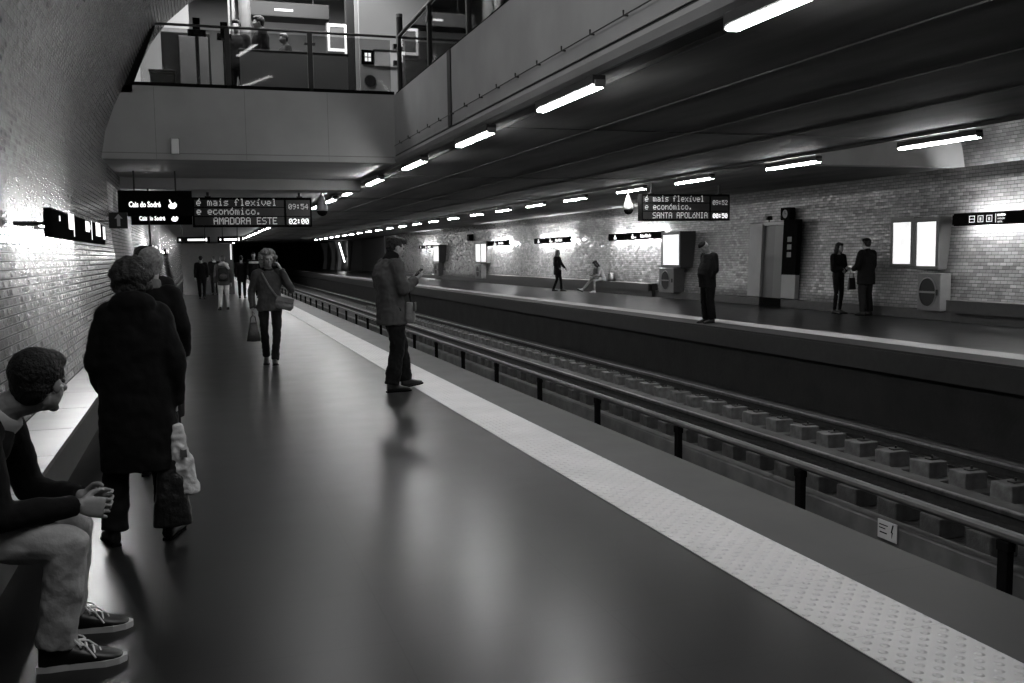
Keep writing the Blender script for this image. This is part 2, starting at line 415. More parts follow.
# ------------------------------------------------------------------ ceiling lights
def lamp_proto():
    t = thing('ceiling_light', 'x', 'ceiling light')
    b = prism(BM(), [(-.06, .09), (-.06, .02), (-.05, .012), (.05, .012), (.06, .02), (.06, .09)], -.74, .74)
    obj('housing', b, M_DKMET, t)
    b = BM()
    box(b, -.046, .046, -.735, .735, -.020, .012, .012)
    obj('diffuser', b, M_TUBE, t)
    for s in (-1, 1): obj('end_cap', box(BM(), -.05, .05, s*.75-.012, s*.75+.012, -.015, .05, .006), M_GREYMET, t)
    return t
P_LAMP = lamp_proto()
def lamp(x, y, label, group, first=[True]):
    o = P_LAMP if first[0] else copy_tree(P_LAMP)
    first[0] = False
    o.location = (x, y, 2.965); o['label'] = label; o['group'] = group
near_y = [4.86, 8.5, 11.7, 15.2, 18.8, 22.1] + [25.2+3.3*i for i in range(22)]
for i, y in enumerate(near_y):
    lab = 'lit ceiling light under near parapet, %s from the viewer' % ORD[i]
    lamp(3.385, y, lab, 'lights under the near parapet')
far_y = [10.85, 14.25, 17.7, 20.7, 24.2, 27.4, 30.6, 33.8] + [37.2+3.3*i for i in range(15)]
for i, y in enumerate(far_y):
    lab = 'lit ceiling light over opposite platform edge, %s from the right' % ORD[i]
    lamp(9.83, y, lab, 'lights above the opposite platform edge')

# ------------------------------------------------------------------ backlit station signs
def icon_square(bm, x, y, s, z=.001):
    box(bm, x, x+s, y, y+s, z, z+.003)
def station_sign(loc, rot, label, wid, style, group):
    t = thing('station_sign', label, 'station sign', loc, rot, group)
    H = .25 if style != 'left' else .215
    if style == 'split':
        b = BM(); box(b, 0, 1.40, 0, H, -.06, 0, .006); box(b, 1.46, wid, 0, H, -.06, 0, .006)
    else:
        b = box(BM(), 0, wid, 0, H, -.06, 0, .006)
    obj('case', b, M_BLACK, t)
    for x in ((.25, 1.2, 1.8, wid-.5) if wid > 3 else (.25, wid-.3)):
        obj('wall_bracket', tube(BM(), [(x, H/2, -.05), (x, H/2, -.30)], .018, 8), M_DKMET, t)
    obj('end_cap', box(BM(), -.04, 0, .03, H-.03, -.05, -.01), M_BLACK, t)
    b = BM()
    for x0, x1 in (((.1, 1.3), (1.56, wid-.1)) if style == 'split' else ((.25, wid-.1),)):
        tube(b, [(x0, H/2, -.12), (x1, H/2, -.12)], .022, 8)
    obj('backlight_tube', b, M_SIGNTUBE_DIM if style == 'left' and loc[1] < 20 else (M_SIGNTUBE if style != 'icons' else emit('sign_tube_mid', 1., 230.)), t)
    L = BM()
    if style == 'split':
        for x in (.50, 2.0):
            poly_plate(L, [(x, .05), (x+.20, .05), (x+.20, .12), (x+.13, .12), (x+.13, .20), (x+.05, .20), (x+.05, .13), (x, .13)], .001, .004)
        box(L, 2.24, 2.36, .06, .10, .001, .004)
        obj('pictogram', L, M_LIT, t)
        text('Baixa-Chiado', .15, 2.72, .075, .001, M_LIT, t, bold=.006)
    elif style == 'icons':
        for i, x in enumerate((.42, .64, .86)):
            box(L, x, x+.012, .06, .19, .001, .004); box(L, x+.13, x+.142, .06, .19, .001, .004)
            for yy in ((.06, .12, .18) if i == 0 else (.06, .178)): box(L, x, x+.142, yy, yy+.012, .001, .004)
            if i: box(L, x+.05, x+.09, .09, .15, .001, .004)
        box(L, 1.08, 1.095, .04, .21, .001, .004)
        obj('pictogram', L, M_LITSOFT, t)
        text('metro', .075, 1.13, .165, .001, M_LIT, t, bold=.004)
        text('estação', .06, 1.13, .10, .001, M_LITSOFT, t); text('saída', .06, 1.13, .04, .001, M_LITSOFT, t)
        text('Baixa-Chiado', .16, 2.42, .065, .001, M_LIT, t, bold=.010)
    else:
        for x, ww, hh in ((.95, .26, .13), (2.22, .32, .10), (2.45, .16, .05), (3.2, .46, .14)):
            box(L, x, x+ww, .15-hh/2, .15+hh/2, .001, .004)
        box(L, .38, .42, .13, .17, .001, .004); box(L, 1.28, 1.31, .03, .22, .001, .004); box(L, 2.75, 2.78, .03, .22, .001, .004)
        box(L, 4.0, 4.22, .06, .2, .001, .004)
        obj('pictogram', L, M_LIT, t)
    return t
station_sign((-1.0, 7.75, 1.695), FE, 'backlit black sign on the left brick wall above the bench', 4.25, 'left', 'backlit station signs')
for y, lab in ((26.0, 'backlit black sign on the left wall far behind the queueing passengers'), (38.0, 'backlit black sign farthest along the left wall, near the dark stair enclosure')):
    station_sign((-1.10, y, 1.68), FE, lab, 3.0, 'left', 'backlit station signs')
station_sign((14.72, 15.75, 1.945), FW, 'long backlit sign with three pictograms at the right frame edge', 4.5, 'icons', 'backlit station signs')
for y, lab in ((33.05, 'split backlit sign ending at the lit map cabinet, behind the seated woman'), (41.4, 'split backlit sign above the woman walking on the opposite platform'),
               (49.6, 'split backlit sign right of the twin lit map panels on the far wall'), (65.4, 'split backlit sign farthest along the opposite wall, beside the man with the phone')):
    station_sign((14.76, y, 1.95), FW, lab, 4.45, 'split', 'backlit station signs')
t = thing('portal_light', 'slanted strip light in the end portal of the opposite platform', 'wall light', (14.55, 99.5, 0))
obj('tube', tube(BM(), [(0, 0, .95), (-.30, 1.5, 2.9)], .06, 8), emit('portal_tube', 1., 9.), t); obj('mount', box(BM(), .05, .30, -.1, .1, 1.4, 1.6), M_DKMET, t)
b = BM()
for y in (104., 109., 116.): prism(b, [(14.80, 0), (14.35, 0), (14.55, 1.2), (14.5, 2.2), (14.2, 3.14), (15.0, 3.14)], y, y+.9)
struct('trim_18', b, mat('portal_rib', .5, .5))

# ------------------------------------------------------------------ departure displays with dot lettering
GL = {'é': '00010 00100 01110 10001 11111 10000 01110', 'm': '00000 00000 11010 10101 10101 10101 10101', 'a': '00000 00000 01110 00001 01111 10001 01111',
 'i': '00100 00000 01100 00100 00100 00100 01110', 's': '00000 00000 01111 10000 01110 00001 11110', 'f': '00110 01001 01000 11100 01000 01000 01000',
 'l': '01100 00100 00100 00100 00100 00100 01110', 'e': '00000 00000 01110 10001 11111 10000 01110', 'x': '00000 00000 10001 01010 00100 01010 10001',
 'í': '00010 00100 00000 01100 00100 00100 01110', 'v': '00000 00000 10001 10001 10001 01010 00100', 'c': '00000 00000 01110 10000 10000 10001 01110',
 'o': '00000 00000 01110 10001 10001 10001 01110', 'n': '00000 00000 10110 11001 10001 10001 10001', 'ó': '00010 00100 01110 10001 10001 10001 01110',
 '.': '00000 00000 00000 00000 00000 01100 01100', 'A': '01110 10001 10001 11111 10001 10001 10001', 'M': '10001 11011 10101 10101 10001 10001 10001',
 'D': '11110 10001 10001 10001 10001 10001 11110', 'O': '01110 10001 10001 10001 10001 10001 01110', 'R': '11110 10001 10001 11110 10100 10010 10001',
 'E': '11111 10000 10000 11110 10000 10000 11111', 'S': '01111 10000 10000 01110 00001 00001 11110', 'T': '11111 00100 00100 00100 00100 00100 00100',
 'N': '10001 11001 10101 10011 10001 10001 10001', 'P': '11110 10001 10001 11110 10000 10000 10000', 'Ó': '00010 00100 01110 10001 10001 10001 01110',
 'L': '10000 10000 10000 10000 10000 10000 11111', 'I': '01110 00100 00100 00100 00100 00100 01110', '0': '01110 10001 10011 10101 11001 10001 01110',
 '9': '01110 10001 10001 01111 00001 00010 01100', '5': '11111 10000 11110 00001 00001 10001 01110', '4': '00010 00110 01010 10010 11111 00010 00010',
 ':': '00000 01100 01100 00000 01100 01100 00000', '2': '01110 10001 00001 00010 00100 01000 11111', ' ': '00000 '*7}
def dots(bm, s, x, y, p, fill=.8):
    """dot matrix text, pitch p, lower left at (x, y); horizontal strokes are joined dots"""
    for i, ch in enumerate(s):
        for r, row in enumerate(GL[ch].split()):
            for c_, bit in enumerate(row):
                if bit == '1':
                    x0 = x+(i*6+c_)*p; y0 = y+(6-r)*p*1.15
                    box(bm, x0, x0+p*fill, y0, y0+p*fill*1.15, .0, .004)
def display(loc, wid, hgt, rows, clock, wait, label):
    t = thing('departure_display', label, 'departure display', loc, FS)
    b = box(BM(), 0, wid, 0, hgt, -.22, 0, .012); obj('case', b, M_BLACK, t)
    b = BM()
    box(b, .04, wid*.76, hgt*.68, hgt-.05, .0, .004); box(b, .04, wid*.76, hgt*.37, hgt*.65, .0, .004); box(b, .04, wid*.76, .04, hgt*.34, .0, .004)
    box(b, wid*.78, wid-.04, hgt*.37, hgt-.05, 0, .004); box(b, wid*.78, wid-.04, .04, hgt*.34, 0, .004)
    s = obj('screen', b, mat('display_panel', .018, .3), t)
    b = BM()
    for x in (wid*.13, wid*.90): tube(b, [(x, hgt, -.11), (x, 3.12-loc[2], -.11)], .03, 8); box(b, x-.06, x+.06, hgt, hgt+.03, -.15, -.07)
    obj('hanger', b, M_DKMET, t)
    p = wid*.76/(17*6)
    ph = hgt*.19/8
    for (txt, xx), yy in zip(rows, (hgt*.72, hgt*.42, hgt*.09)):
        b = BM(); dots(b, txt, wid*xx, yy, p); g = obj('lettering', b, M_LED, t); g.location.z = .006
    pc = wid*.175/(5*6)
    b = BM(); dots(b, clock, wid*.80, hgt*.60, pc); g = obj('clock_digits', b, M_LED, t); g.location.z = .006
    b = BM(); dots(b, wait, wid*.80, hgt*.09, pc, 1.0)
    g = obj('waiting_time', b, M_LEDHI, t); g.location.z = .006
    return t
E1 = ('é mais flexível', .035), ('e económico.', .035)
display((-.05, 21.0, 2.17), 2.45, .62, (*E1, ('AMADORA ESTE', .17)), '09:54', '02:00', 'dark dot-matrix display hanging over the near platform, reading AMADORA ESTE')
d2 = display((10.06, 20.6, 2.255), 2.38, .63, (*E1, ('SANTA APOLÓNIA', .12)), '09:52', '00:50', 'dark dot-matrix display hanging over the opposite platform, reading SANTA APOLÓNIA')

# ------------------------------------------------------------------ direction signs to Cais do Sodré
def hand_icon(bm, x, y, s):
    poly_plate(bm, [(x+a*s, y+c*s) for a, c in ((0, .1), (.2, -.1), (.7, -.15), (1.0, .1), (1.1, .45), (.85, .75), (.55, .5), (.2, 1.1), (.08, 1.05), (.3, .5), (.05, .45))], .001, .004)
def direction(loc, wid, hgt, tx, size, label, drop):
    t = thing('direction_sign', label, 'direction sign', loc, FS, 'hanging signs to Cais do Sodré')
    obj('panel', box(BM(), 0, wid, 0, hgt, -.12, 0, .008), M_BLACK, t)
    b = BM()
    for x in (wid*.22, wid*.78): tube(b, [(x, hgt, -.06), (x, 3.12-loc[2] - drop, -.06)], .014, 8)
    obj('hanger', b, M_DKMET, t)
    tt = text('Cais do Sodré', size, tx, hgt*.36, .001, M_LIT, t, bold=.0035); tt.scale.x = .70
    b = BM(); hand_icon(b, tx+size*5.0, hgt*.33, size*1.0); obj('pictogram', b, M_LIT, t)
    return t
direction((-1.31, 18.6, 2.30), 1.27, .46, .18, .135, 'black hanging sign to Cais do Sodré nearest the viewer, left of the departure display', 0)
direction((-1.30, 22.0, 2.26), 1.24, .26, .16, .13, 'lower black hanging sign to Cais do Sodré just behind the nearer one', .0)
# small signs deeper down the platform
t = thing('exit_sign', 'small dark sign with an upward arrow on a pole at the left wall', 'exit sign', (-1.02, 13.6, 1.93), FS)
obj('panel', box(BM(), -.06, .17, 0, .21, -.05, 0, .005), mat('sign_grey', .014, .7, spec=.1), t)
b = BM(); poly_plate(b, [(.04, .03), (.08, .03), (.08, .13), (.11, .13), (.06, .19), (.01, .13), (.04, .13)], .001, .004); obj('arrow', b, mat('arrow_grey', .16, .5), t)
b = BM(); tube(b, [(.055, .1, -.05), (-.2, .1, -.05)], .012, 8); obj('bracket', b, M_DKMET, t)
t = thing('signpost', 'thin dark pole hanging between the two Cais do Sodré signs', 'pole', (-.86, 20.1, 0))
b = BM(); tube(b, [(0, 0, 0), (0, 0, 2.9)], .018, 8); obj('pole', b, M_DKMET, t); obj('foot', lathe(BM(), [(.07, 0), (.07, .015), (.02, .03)], seg=16), M_DKMET, t)
for i, (x0, x1, tx, lab) in enumerate(((-.75, .55, .42, 'lit way-out sign over the left half of the dark stair enclosure'), (.85, 1.85, .25, 'lit way-out sign over the right half of the dark stair enclosure'))):
    t = thing('way_out_sign', lab, 'way-out sign', (x0, 41.6, 2.16), FS, 'lit signs over the stair enclosure')
    obj('panel', box(BM(), 0, x1-x0, 0, .26, -.1, 0, .006), M_BLACK, t)
    b = box(BM(), tx, x1-x0-.22, .09, .17, .001, .004); box(b, x1-x0-.18, x1-x0-.12, .07, .2, .001, .004); box(b, .08, .14, .09, .17, .001, .004)
    obj('lettering', b, M_LIT, t)
    b = BM()
    for x in (.2, x1-x0-.2): tube(b, [(x, .26, -.05), (x, .96, -.05)], .02, 8)
    obj('hanger', b, M_DKMET, t)
t = thing('stair_enclosure', 'dark box-like stair enclosure at the far end of the near platform', 'stair enclosure', (.6, 42, 0))
obj('body', box(BM(), -1.2, .86, 0, 8, 0, 2.14), mat('enclosure_grey', .055, .6, var=.1), t)
obj('edge_light', box(BM(), .74, .80, -.02, .0, 1.45, 2.1), M_LITSOFT, t)

# ------------------------------------------------------------------ hanging cameras
def cctv(loc, top, label):
    t = thing('security_camera', label, 'security camera', loc, group='pendant dome cameras')
    obj('housing', lathe(BM(), [(.035, .30), (.05, .26), (.075, .18), (.115, .06), (.125, .0), (.12, -.04)], seg=20), mat('camera_white', .32, .5), t, True)
    obj('dome', lathe(BM(), [(.115, -.04), (.105, -.09), (.07, -.135), (.02, -.155)], seg=20), M_BLACK, t, True)
    obj('rod', tube(BM(), [(0, 0, .28), (0, 0, top-loc[2])], .016, 8), M_GREYMET, t)
cctv((2.62, 21.0, 2.55), 3.13, 'white pendant dome camera over the near platform, beside the departure display')
cctv((9.95, 21.1, 2.58), 3.15, 'white pendant dome camera over the opposite platform edge')
# a small junction box on the mezzanine front
t = thing('junction_box', 'small pale box on the mezzanine front above the hanging signs', 'junction box', (-.26, YB, 3.21), FS)
obj('cover', box(BM(), -.06, .06, 0, .24, 0, .05, .01), M_WHITE, t); obj('base', box(BM(), -.07, .07, -.01, .25, 0, .012), M_GREYMET, t)

# ------------------------------------------------------------------ benches
def bench(name, y0, y1, side, label, x_front, x_wall, M_T, M_F):
    t = thing(name, label, 'bench', (x_front, y0, 0))
    n = y1-y0; s = side
    def bb(xa, xb, ya, yb, za, zb, bev=0): return box(BM(), min(xa, xb), max(xa, xb), ya, yb, za, zb, bev)
    b = BM(); k = 0
    m = int(n/.9)
    for i in range(m): box(b, min(0, s*abs(x_wall-x_front)), max(0, s*abs(x_wall-x_front)), i*n/m+.003, (i+1)*n/m-.003, .42, .45)
    obj('seat_slab', b, M_T, t)
    obj('front_panel', bb(s*.006, s*.05, 0, n, .20, .42), M_F, t)
    obj('base', bb(s*.14, s*abs(x_wall-x_front), 0, n, 0, .42), M_BENCHD, t)
    return t
bench('bench', -1.5, 12.0, -1, 'stone-topped bench along the left brick wall, where the young man sits', -.79, -1.125, M_BENCHT, M_BENCHF)
bench('bench', 6.5, 15.55, 1, 'dark bench along the opposite wall at the right frame edge', 14.40, 14.74, M_BENCHD, M_BENCHD)
bench('bench', 29.0, 48.0, 1, 'long dark bench along the opposite wall where the woman sits', 14.40, 14.74, M_BENCHD, M_BENCHD)

# ------------------------------------------------------------------ map panels, hose cabinets, door on the opposite wall
def map_panel(y, wid, z0, z1, depth, label, xw=14.90, cell=1):
    t = thing('map_panel', label, 'map panel', (xw-depth, y, z0), FW, 'lit map panels on the opposite wall')
    H = z1-z0
    b = BM()
    box(b, 0, wid, 0, H, -depth-.1, -.03)
    obj('case', b, mat('case_grey', .06, .45), t)
    b = BM()
    for q in ((0, wid, 0, .07), (0, wid, H-.10, H), (0, .09, .07, H-.10), (wid-.09, wid, .07, H-.10)): box(b, q[0], q[1], q[2], q[3], -.03, 0, .006)
    if cell == 2: box(b, wid/2-.05, wid/2+.05, .07, H-.1, -.03, 0)
    obj('frame', b, mat('frame_grey', .075, .4), t)
    b = box(BM(), .09, wid-.09, .07, H-.10, -.028, -.015)
    obj('map_sheet', b, M_MAP, t)
    b = BM()
    for k in range(7): box(b, .16+(k%3)*.03, wid-.18-(k%2)*.08, H*.76-k*.09, H*.76-k*.09+.014, -.015, -.012)
    obj('map_print', b, emit('map_ink', 1., .78), t)
    return t
map_panel(17.72, .74, 1.10, 2.18, .10, 'lit map panel left of its twin, near the chatting couple')
map_panel(16.84, .74, 1.06, 2.16, .22, 'lit map panel right of its twin, above the porthole cabinet')
map_panel(28.15, 1.28, 1.02, 2.15, .45, 'lit map cabinet right of the seated woman, with a deep dark side')
map_panel(51.0, 2.2, 1.05, 2.17, .22, 'twin-sheet lit map panel on the far wall', cell=2)
map_panel(60.2, 1.6, 1.05, 2.15, .40, 'lit map panel farthest along the opposite wall')
def hose_cabinet(y, wid, label, depth=.28, xw=14.79):
    t = thing('hose_cabinet', label, 'cabinet', (xw-depth, y, .20), FW, 'porthole cabinets below the map panels')
    H = .78
    obj('body', box(BM(), 0, wid, 0, H, -depth, 0, .015), mat('cabinet_grey', .10, .4, var=.1), t)
    b = BM(); cx, cy = wid*.46, H*.50
    k0 = min(1., wid/.74)
    prof = [(.285, -.002), (.285, .014), (.265, .02), (.265, -.002)]
    seg = 32; rings = [[b.verts.new((cx+r*k0*math.cos(2*PI*k/seg), cy+r*1.1*math.sin(2*PI*k/seg), z)) for k in range(seg)] for r, z in prof]
    for q in range(4):
        A, B = rings[q], rings[(q+1) % 4]
        for k in range(seg): b.faces.new((A[k], A[(k+1) % seg], B[(k+1) % seg], B[k]))
    obj('porthole_ring', b, M_GREYMET, t)
    b = BM(); poly_plate(b, [(cx+.268*k0*math.cos(2*PI*k/32), cy+.268*1.1*math.sin(2*PI*k/32)) for k in range(32)], -.001, .006); obj('porthole', b, mat('porthole_dark', .012, .5, spec=.2), t)
    obj('porthole_bar', box(BM(), cx-.27*k0, cx+.27*k0, cy-.02, cy+.02, .006, .02), M_GREYMET, t)
    obj('latch', box(BM(), wid-.10, wid-.06, H*.42, H*.58, 0, .03, .006), M_DKMET, t)
hose_cabinet(16.50, .66, 'grey cabinet with a round porthole below the right-hand map panel')
hose_cabinet(28.2, 1.0, 'grey cabinet with a round porthole below the deep map cabinet', .40)
hose_cabinet(50.4, 1.2, 'grey cabinet below the twin-sheet map panel on the far wall', .30)
hose_cabinet(60.0, 1.2, 'grey cabinet below the farthest map panel', .30)
# lift niche
t = thing('lift_entrance', 'recessed lift entrance with pale jambs left of the chatting couple', 'lift entrance', (14.72, 23.3, 0), FWT)
obj('jamb', box(BM(), 0, .62, .24, 2.25, -.03, .10, .01), M_PALE, t, )['label'] = 'pale left jamb panel'
obj('jamb', box(BM(), 1.62, 2.24, .24, .86, -.03, .10, .01), M_PALE, t)['label'] = 'pale lower right jamb panel'
j = obj('notice_panel', box(BM(), 1.62, 2.24, .86, 2.30, -.03, .115, .01), M_BLACK, t)
L = BM()
for yy in (1.72, 1.52, 1.32): box(L, 1.84, 2.02, yy, yy+.13, .115, .12)
obj('pictogram', L, mat('pictogram_grey', .10, .5), j)
obj('door_leaf', box(BM(), .62, 1.14, .05, 2.2, -.03, .02), mat('lift_door', .05, .4), t); obj('door_leaf', box(BM(), 1.14, 1.62, .05, 2.2, -.03, .035), mat('lift_door_pale', .075, .4), t)
obj('lintel', box(BM(), .5, 1.7, 2.18, 2.26, -.03, .08), M_GREYMET, t)
obj('threshold', box(BM(), .62, 1.62, 0, .23, .0, .10), M_BLACK, t)
t = thing('wall_clock', 'small square clock box on top of the lift entrance', 'clock', (14.84, 21.95, 2.30), FW)
obj('case', box(BM(), 0, .42, 0, .32, -.12, .05, .012), M_BLACK, t)
b = BM(); poly_plate(b, [(.21+.11*math.cos(2*PI*k/24), .16+.11*math.sin(2*PI*k/24)) for k in range(24)], .05, .056); obj('face', b, mat('clock_face', .10, .4), t)
b = box(BM(), .204, .216, .16, .24, .056, .06); box(b, .21, .27, .155, .166, .056, .06); obj('hands', b, M_BLACK, t)
t = thing('wall_camera', 'tiny camera on the lift entrance, left of the clock box', 'security camera', (14.72, 22.45, 2.26), FW)
obj('body', box(BM(), 0, .09, .06, .17, -.1, .06, .01), M_DKMET, t); obj('bracket', tube(BM(), [(.045, 0, -.03), (.045, .07, -.03)], .014, 8), M_DKMET, t)
t = thing('wall_box', 'small dark box on the opposite wall left of the twin-sheet map panel', 'wall box', (14.85, 53.0, 2.30), FW)
obj('case', box(BM(), 0, .7, 0, .36, -.12, .05, .012), M_BLACK, t); obj('face', box(BM(), .12, .4, .08, .28, .05, .056), mat('sign_grey', .014, .7, spec=.1), t)
t = thing('wall_box', 'small dark wall plate farthest along the opposite wall, behind the phone man', 'wall box', (14.88, 71.5, 2.35), FW)
obj('case', box(BM(), 0, .9, 0, .36, -.1, .04, .012), mat('sign_grey', .014, .7, spec=.1), t); obj('face', box(BM(), .15, .7, .1, .26, .04, .046), mat('arrow_grey', .16, .5), t)

# ------------------------------------------------------------------ the tracks
def rail(x, z, label):
    prof = [(-.07, 0), (.07, 0), (.07, .012), (.012, .035), (.012, .115), (.036, .125), (.036, .155), (.028, .163), (-.028, .163), (-.036, .155), (-.036, .125), (-.012, .115), (-.012, .035), (-.07, .012)]
    t = thing('running_rail', label, 'rail', (x, -3, z), group='running rails')
    obj('web', prism(BM(), prof[:6]+prof[11:], 0, 140), M_RUST, t)
    obj('rail_head', prism(BM(), [(-.036, .118), (.036, .118), (.036, .155), (.026, .165), (-.026, .165), (-.036, .155)], 0, 140), M_RAIL, t)
rail(7.35, -1.185, 'running rail nearer the viewer, in front of the lighter sleeper blocks')
rail(8.90, -1.185, 'running rail farther from the viewer, behind the lighter sleeper blocks')
struct('trim_14', box(BM(), 7.46, 7.84, -3, 125, -1.3, -1.10, .02), M_LEDGE)
# cable trough in front of it
b = prism(BM(), [(5.66, -1.3), (5.66, -.91), (5.68, -.89), (5.80, -.89), (5.82, -.94), (5.82, -1.3)], -3, 125); struct('trim_16', b, mat('trough_concrete', .075, .8, var=.4, scale=3))
b = BM(); tube(b, [(5.60, y, -1.10+.012*math.sin(y*1.3+1)) for y in [i*.8 for i in range(-3, 100)]], .012, 6)
tag(obj('cable', b, M_DKMET), 'thin dark cable strung along the trough by the third rail', 'cable')
def block_bm(seed):
    r = random.Random(seed); b = BM()
    dx, dy, h = .15, .145+r.uniform(-.01, .01), .20
    box(b, -dx, dx, -dy, dy, 0, h, .014)
    bmesh.ops.subdivide_edges(b, edges=b.edges[:], cuts=1)
    for v in b.verts:
        n = noise.noise(V((v.co.x*9, v.co.y*9, v.co.z*9+seed*7)))
        v.co += V((n, noise.noise(V((v.co.y*8, seed, v.co.x*8))), n))*.012
    return b
def clip_bm(seed):
    b = BM(); box(b, -.02, .13, -.05, .05, .195, .215, .006); tube(b, [(.05, 0, .205), (.05, 0, .25)], .014, 8); return b
def pad_bm(seed):
    b = BM(); box(b, -.24, .30, -.24, .24, -.05, .012, .02); return b
protos = []
for s in range(4):
    t = thing('sleeper_block', 'x', 'sleeper block')
    obj('block', block_bm(s), M_BLOCK, t, False); obj('rail_clip', clip_bm(s), M_DKMET, t)
    protos.append([t, False])
M_BLOCKD = mat('dark_sleeper', .045, .9, var=.35, scale=7, bump=.3, bscale=40)  # darker tone for the row behind the third rail
dimp = []
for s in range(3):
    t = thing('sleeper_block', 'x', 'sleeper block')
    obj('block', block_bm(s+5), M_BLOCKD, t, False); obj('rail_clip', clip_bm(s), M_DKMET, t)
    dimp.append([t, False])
def place_block(x, y, lab, grp, dim=False, k=[0]):
    pr = dimp[k[0] % 3] if dim else protos[k[0] % 4]; k[0] += 1
    o = pr[0] if not pr[1] else copy_tree(pr[0])
    pr[1] = True
    o.location = (x, y, -1.20 if not dim else -1.24); o.rotation_euler = (0, 0, random.uniform(-.06, .06)); o['label'] = lab; o['group'] = grp
for i in range(70):
    place_block(8.2+random.uniform(-.015, .015), 5.35+i*.618, 'pale concrete sleeper block between the two running rails', 'sleeper blocks between the running rails')
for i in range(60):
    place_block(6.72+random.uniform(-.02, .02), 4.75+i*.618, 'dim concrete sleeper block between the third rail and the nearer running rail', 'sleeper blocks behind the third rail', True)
b = BM()
for i in range(90): box(b, 7.9, 8.55, 5.05+i*.618, 5.38+i*.618, -1.3, -1.185, .02)
struct('trim_17', b, M_LEDGE)
t = thing('third_rail', 'long third rail on short dark posts beside the near platform', 'third rail', (5.53, -2.18, 0))
b = BM(); tube(b, [(0, 0, -.58), (0, 120, -.58)], .042, 10); obj('cover', b, M_BAR, t)
pb = BM(); box(pb, -.035, .035, -.045, .045, -1.24, -.62, .008); box(pb, -.04, .04, -.055, .055, -.70, -.62, .008); pm = obj('post', pb, M_BLACK, t); pm.location.y = 0
for i in range(1, 46):
    c = pm.copy(); C.objects.link(c); c.parent = t; c.location.y = i*2.5
t = thing('warning_plate', 'small white warning plate on the trough below the third rail', 'warning plate', (5.648, 6.83, -1.03), FW)
obj('plate', box(BM(), 0, .24, 0, .165, 0, .008), mat('plate_white', .42, .5), t)
b = BM(); poly_plate(b, [(.182, .03), (.195, .085), (.185, .085), (.205, .15), (.19, .15), (.170, .078), (.182, .078)], .008, .011); box(b, .02, .13, .12, .128, .008, .011); box(b, .02, .10, .09, .098, .008, .011); box(b, .03, .12, .05, .06, .008, .011)
obj('lightning_mark', b, M_BLACK, t)

# ------------------------------------------------------------------ railing and hall fittings on the mezzanine
t = thing('glass_railing', 'glass railing with dark posts along the mezzanine front', 'railing', (0, YB, 4.28))
pane = None
xs = [-.78, .62, 1.95, 3.36]
for x0, x1 in zip(xs, xs[1:]): obj('glass_pane', box(BM(), x0+.05, x1-.05, .05, .066, .04, .93), M_GLASS, t)
for x in (.62, 1.95): 
    b = box(BM(), x-.04, x+.04, .02, .10, 0, .97, .006); box(b, x-.09, x+.09, .03, .09, .78, .81); obj('post', b, M_DKMET, t)
obj('handrail', tube(BM(), [(-.64, .06, .99), (3.42, .06, .99)], .022, 10), M_DKMET, t)
obj('bottom_channel', box(BM(), -1.0, 3.36, .02, .12, -.03, .06), M_BLACK, t)
b = prism(BM(), [(-1.02, 0), (-.86, 0), (-.48, .95), (-.60, .99)], .02, .12); box(b, -1.12, -.86, 0, .1, -.12, .12); obj('end_post', b, M_BLACK, t)
obj('strut', tube(BM(), [(-.52, .08, .98), (-.72, .08, .5)], .03, 8), M_BLACK, t)
t = thing('glass_railing', 'glass railing with dark posts on top of the parapet along the track side', 'railing', (3.45, 0, 4.27))
ys = [16.4, 14.2, 12.05, 9.9, 7.7, 5.5]
for a, c in zip(ys, ys[1:]): obj('glass_pane', box(BM(), -.008, .008, c+.06, a-.06, .04, .93), M_GLASS, t)
for y in ys: 
    b = box(BM(), -.04, .04, y-.04, y+.04, 0, .97, .006); box(b, -.05, .06, y-.06, y+.06, .72, .80); obj('post', b, M_DKMET, t)
obj('handrail', tube(BM(), [(0, 16.5, .99), (0, 3, .99)], .03, 10), M_DKMET, t)
obj('bottom_channel', box(BM(), -.06, .06, 3, 16.5, -.02, .05), M_BLACK, t)
t = thing('corner_post', 'tall round dark post with pale top at the corner of the glass railings', 'post', (3.52, 16.72, 4.2))
obj('pole', tube(BM(), [(0, 0, 0), (0, 0, 1.46)], .055, 14), M_DKMET, t); obj('cap', tube(BM(), [(0, 0, 1.44), (0, 0, 1.50)], .058, 14), M_GREYMET, t)
b = BM()
for z in (.62, .9): box(b, -.12, .0, -.05, .05, z, z+.08)
obj('bracket', b, M_DKMET, t)
t = thing('column', 'pale round column behind the mezzanine glass, left of the standing people', 'column', (1.05, 19.0, 4.2))
obj('shaft', tube(BM(), [(0, 0, 0), (0, 0, 3.3)], .11, 20), M_GREYMET, t); obj('collar', tube(BM(), [(0, 0, 0), (0, 0, .06)], .15, 20), M_DKMET, t)
b = BM(); tube(b, [(-.2, .1, 0), (-.2, .1, 3.3)], .03, 8); tube(b, [(-.28, .12, 0), (-.28, .12, 3.3)], .02, 8); obj('conduit', b, mat('bright_pipe', .5, .3, .6), t)
t = thing('column', 'dark square column behind the mezzanine glass, left of the pale wall panel', 'column', (3.02, 18.9, 4.2))
obj('shaft', box(BM(), -.10, .06, -.1, .1, 0, 3.3, .01), M_DKMET, t); obj('edge_trim', box(BM(), .06, .13, -.1, .1, 0, 3.3, .01), M_PALE, t)
t = thing('ticket_gate_counter', 'low grey counter behind the mezzanine glass in front of the standing people', 'counter', (1.75, 17.35, 4.22))
obj('front_panel', box(BM(), -.90, .95, 0, .06, 0, .85), mat('counter_grey', .30, .5), t); obj('counter_top', box(BM(), -.92, .97, -.02, .22, .85, .885, .008), M_DKMET, t)
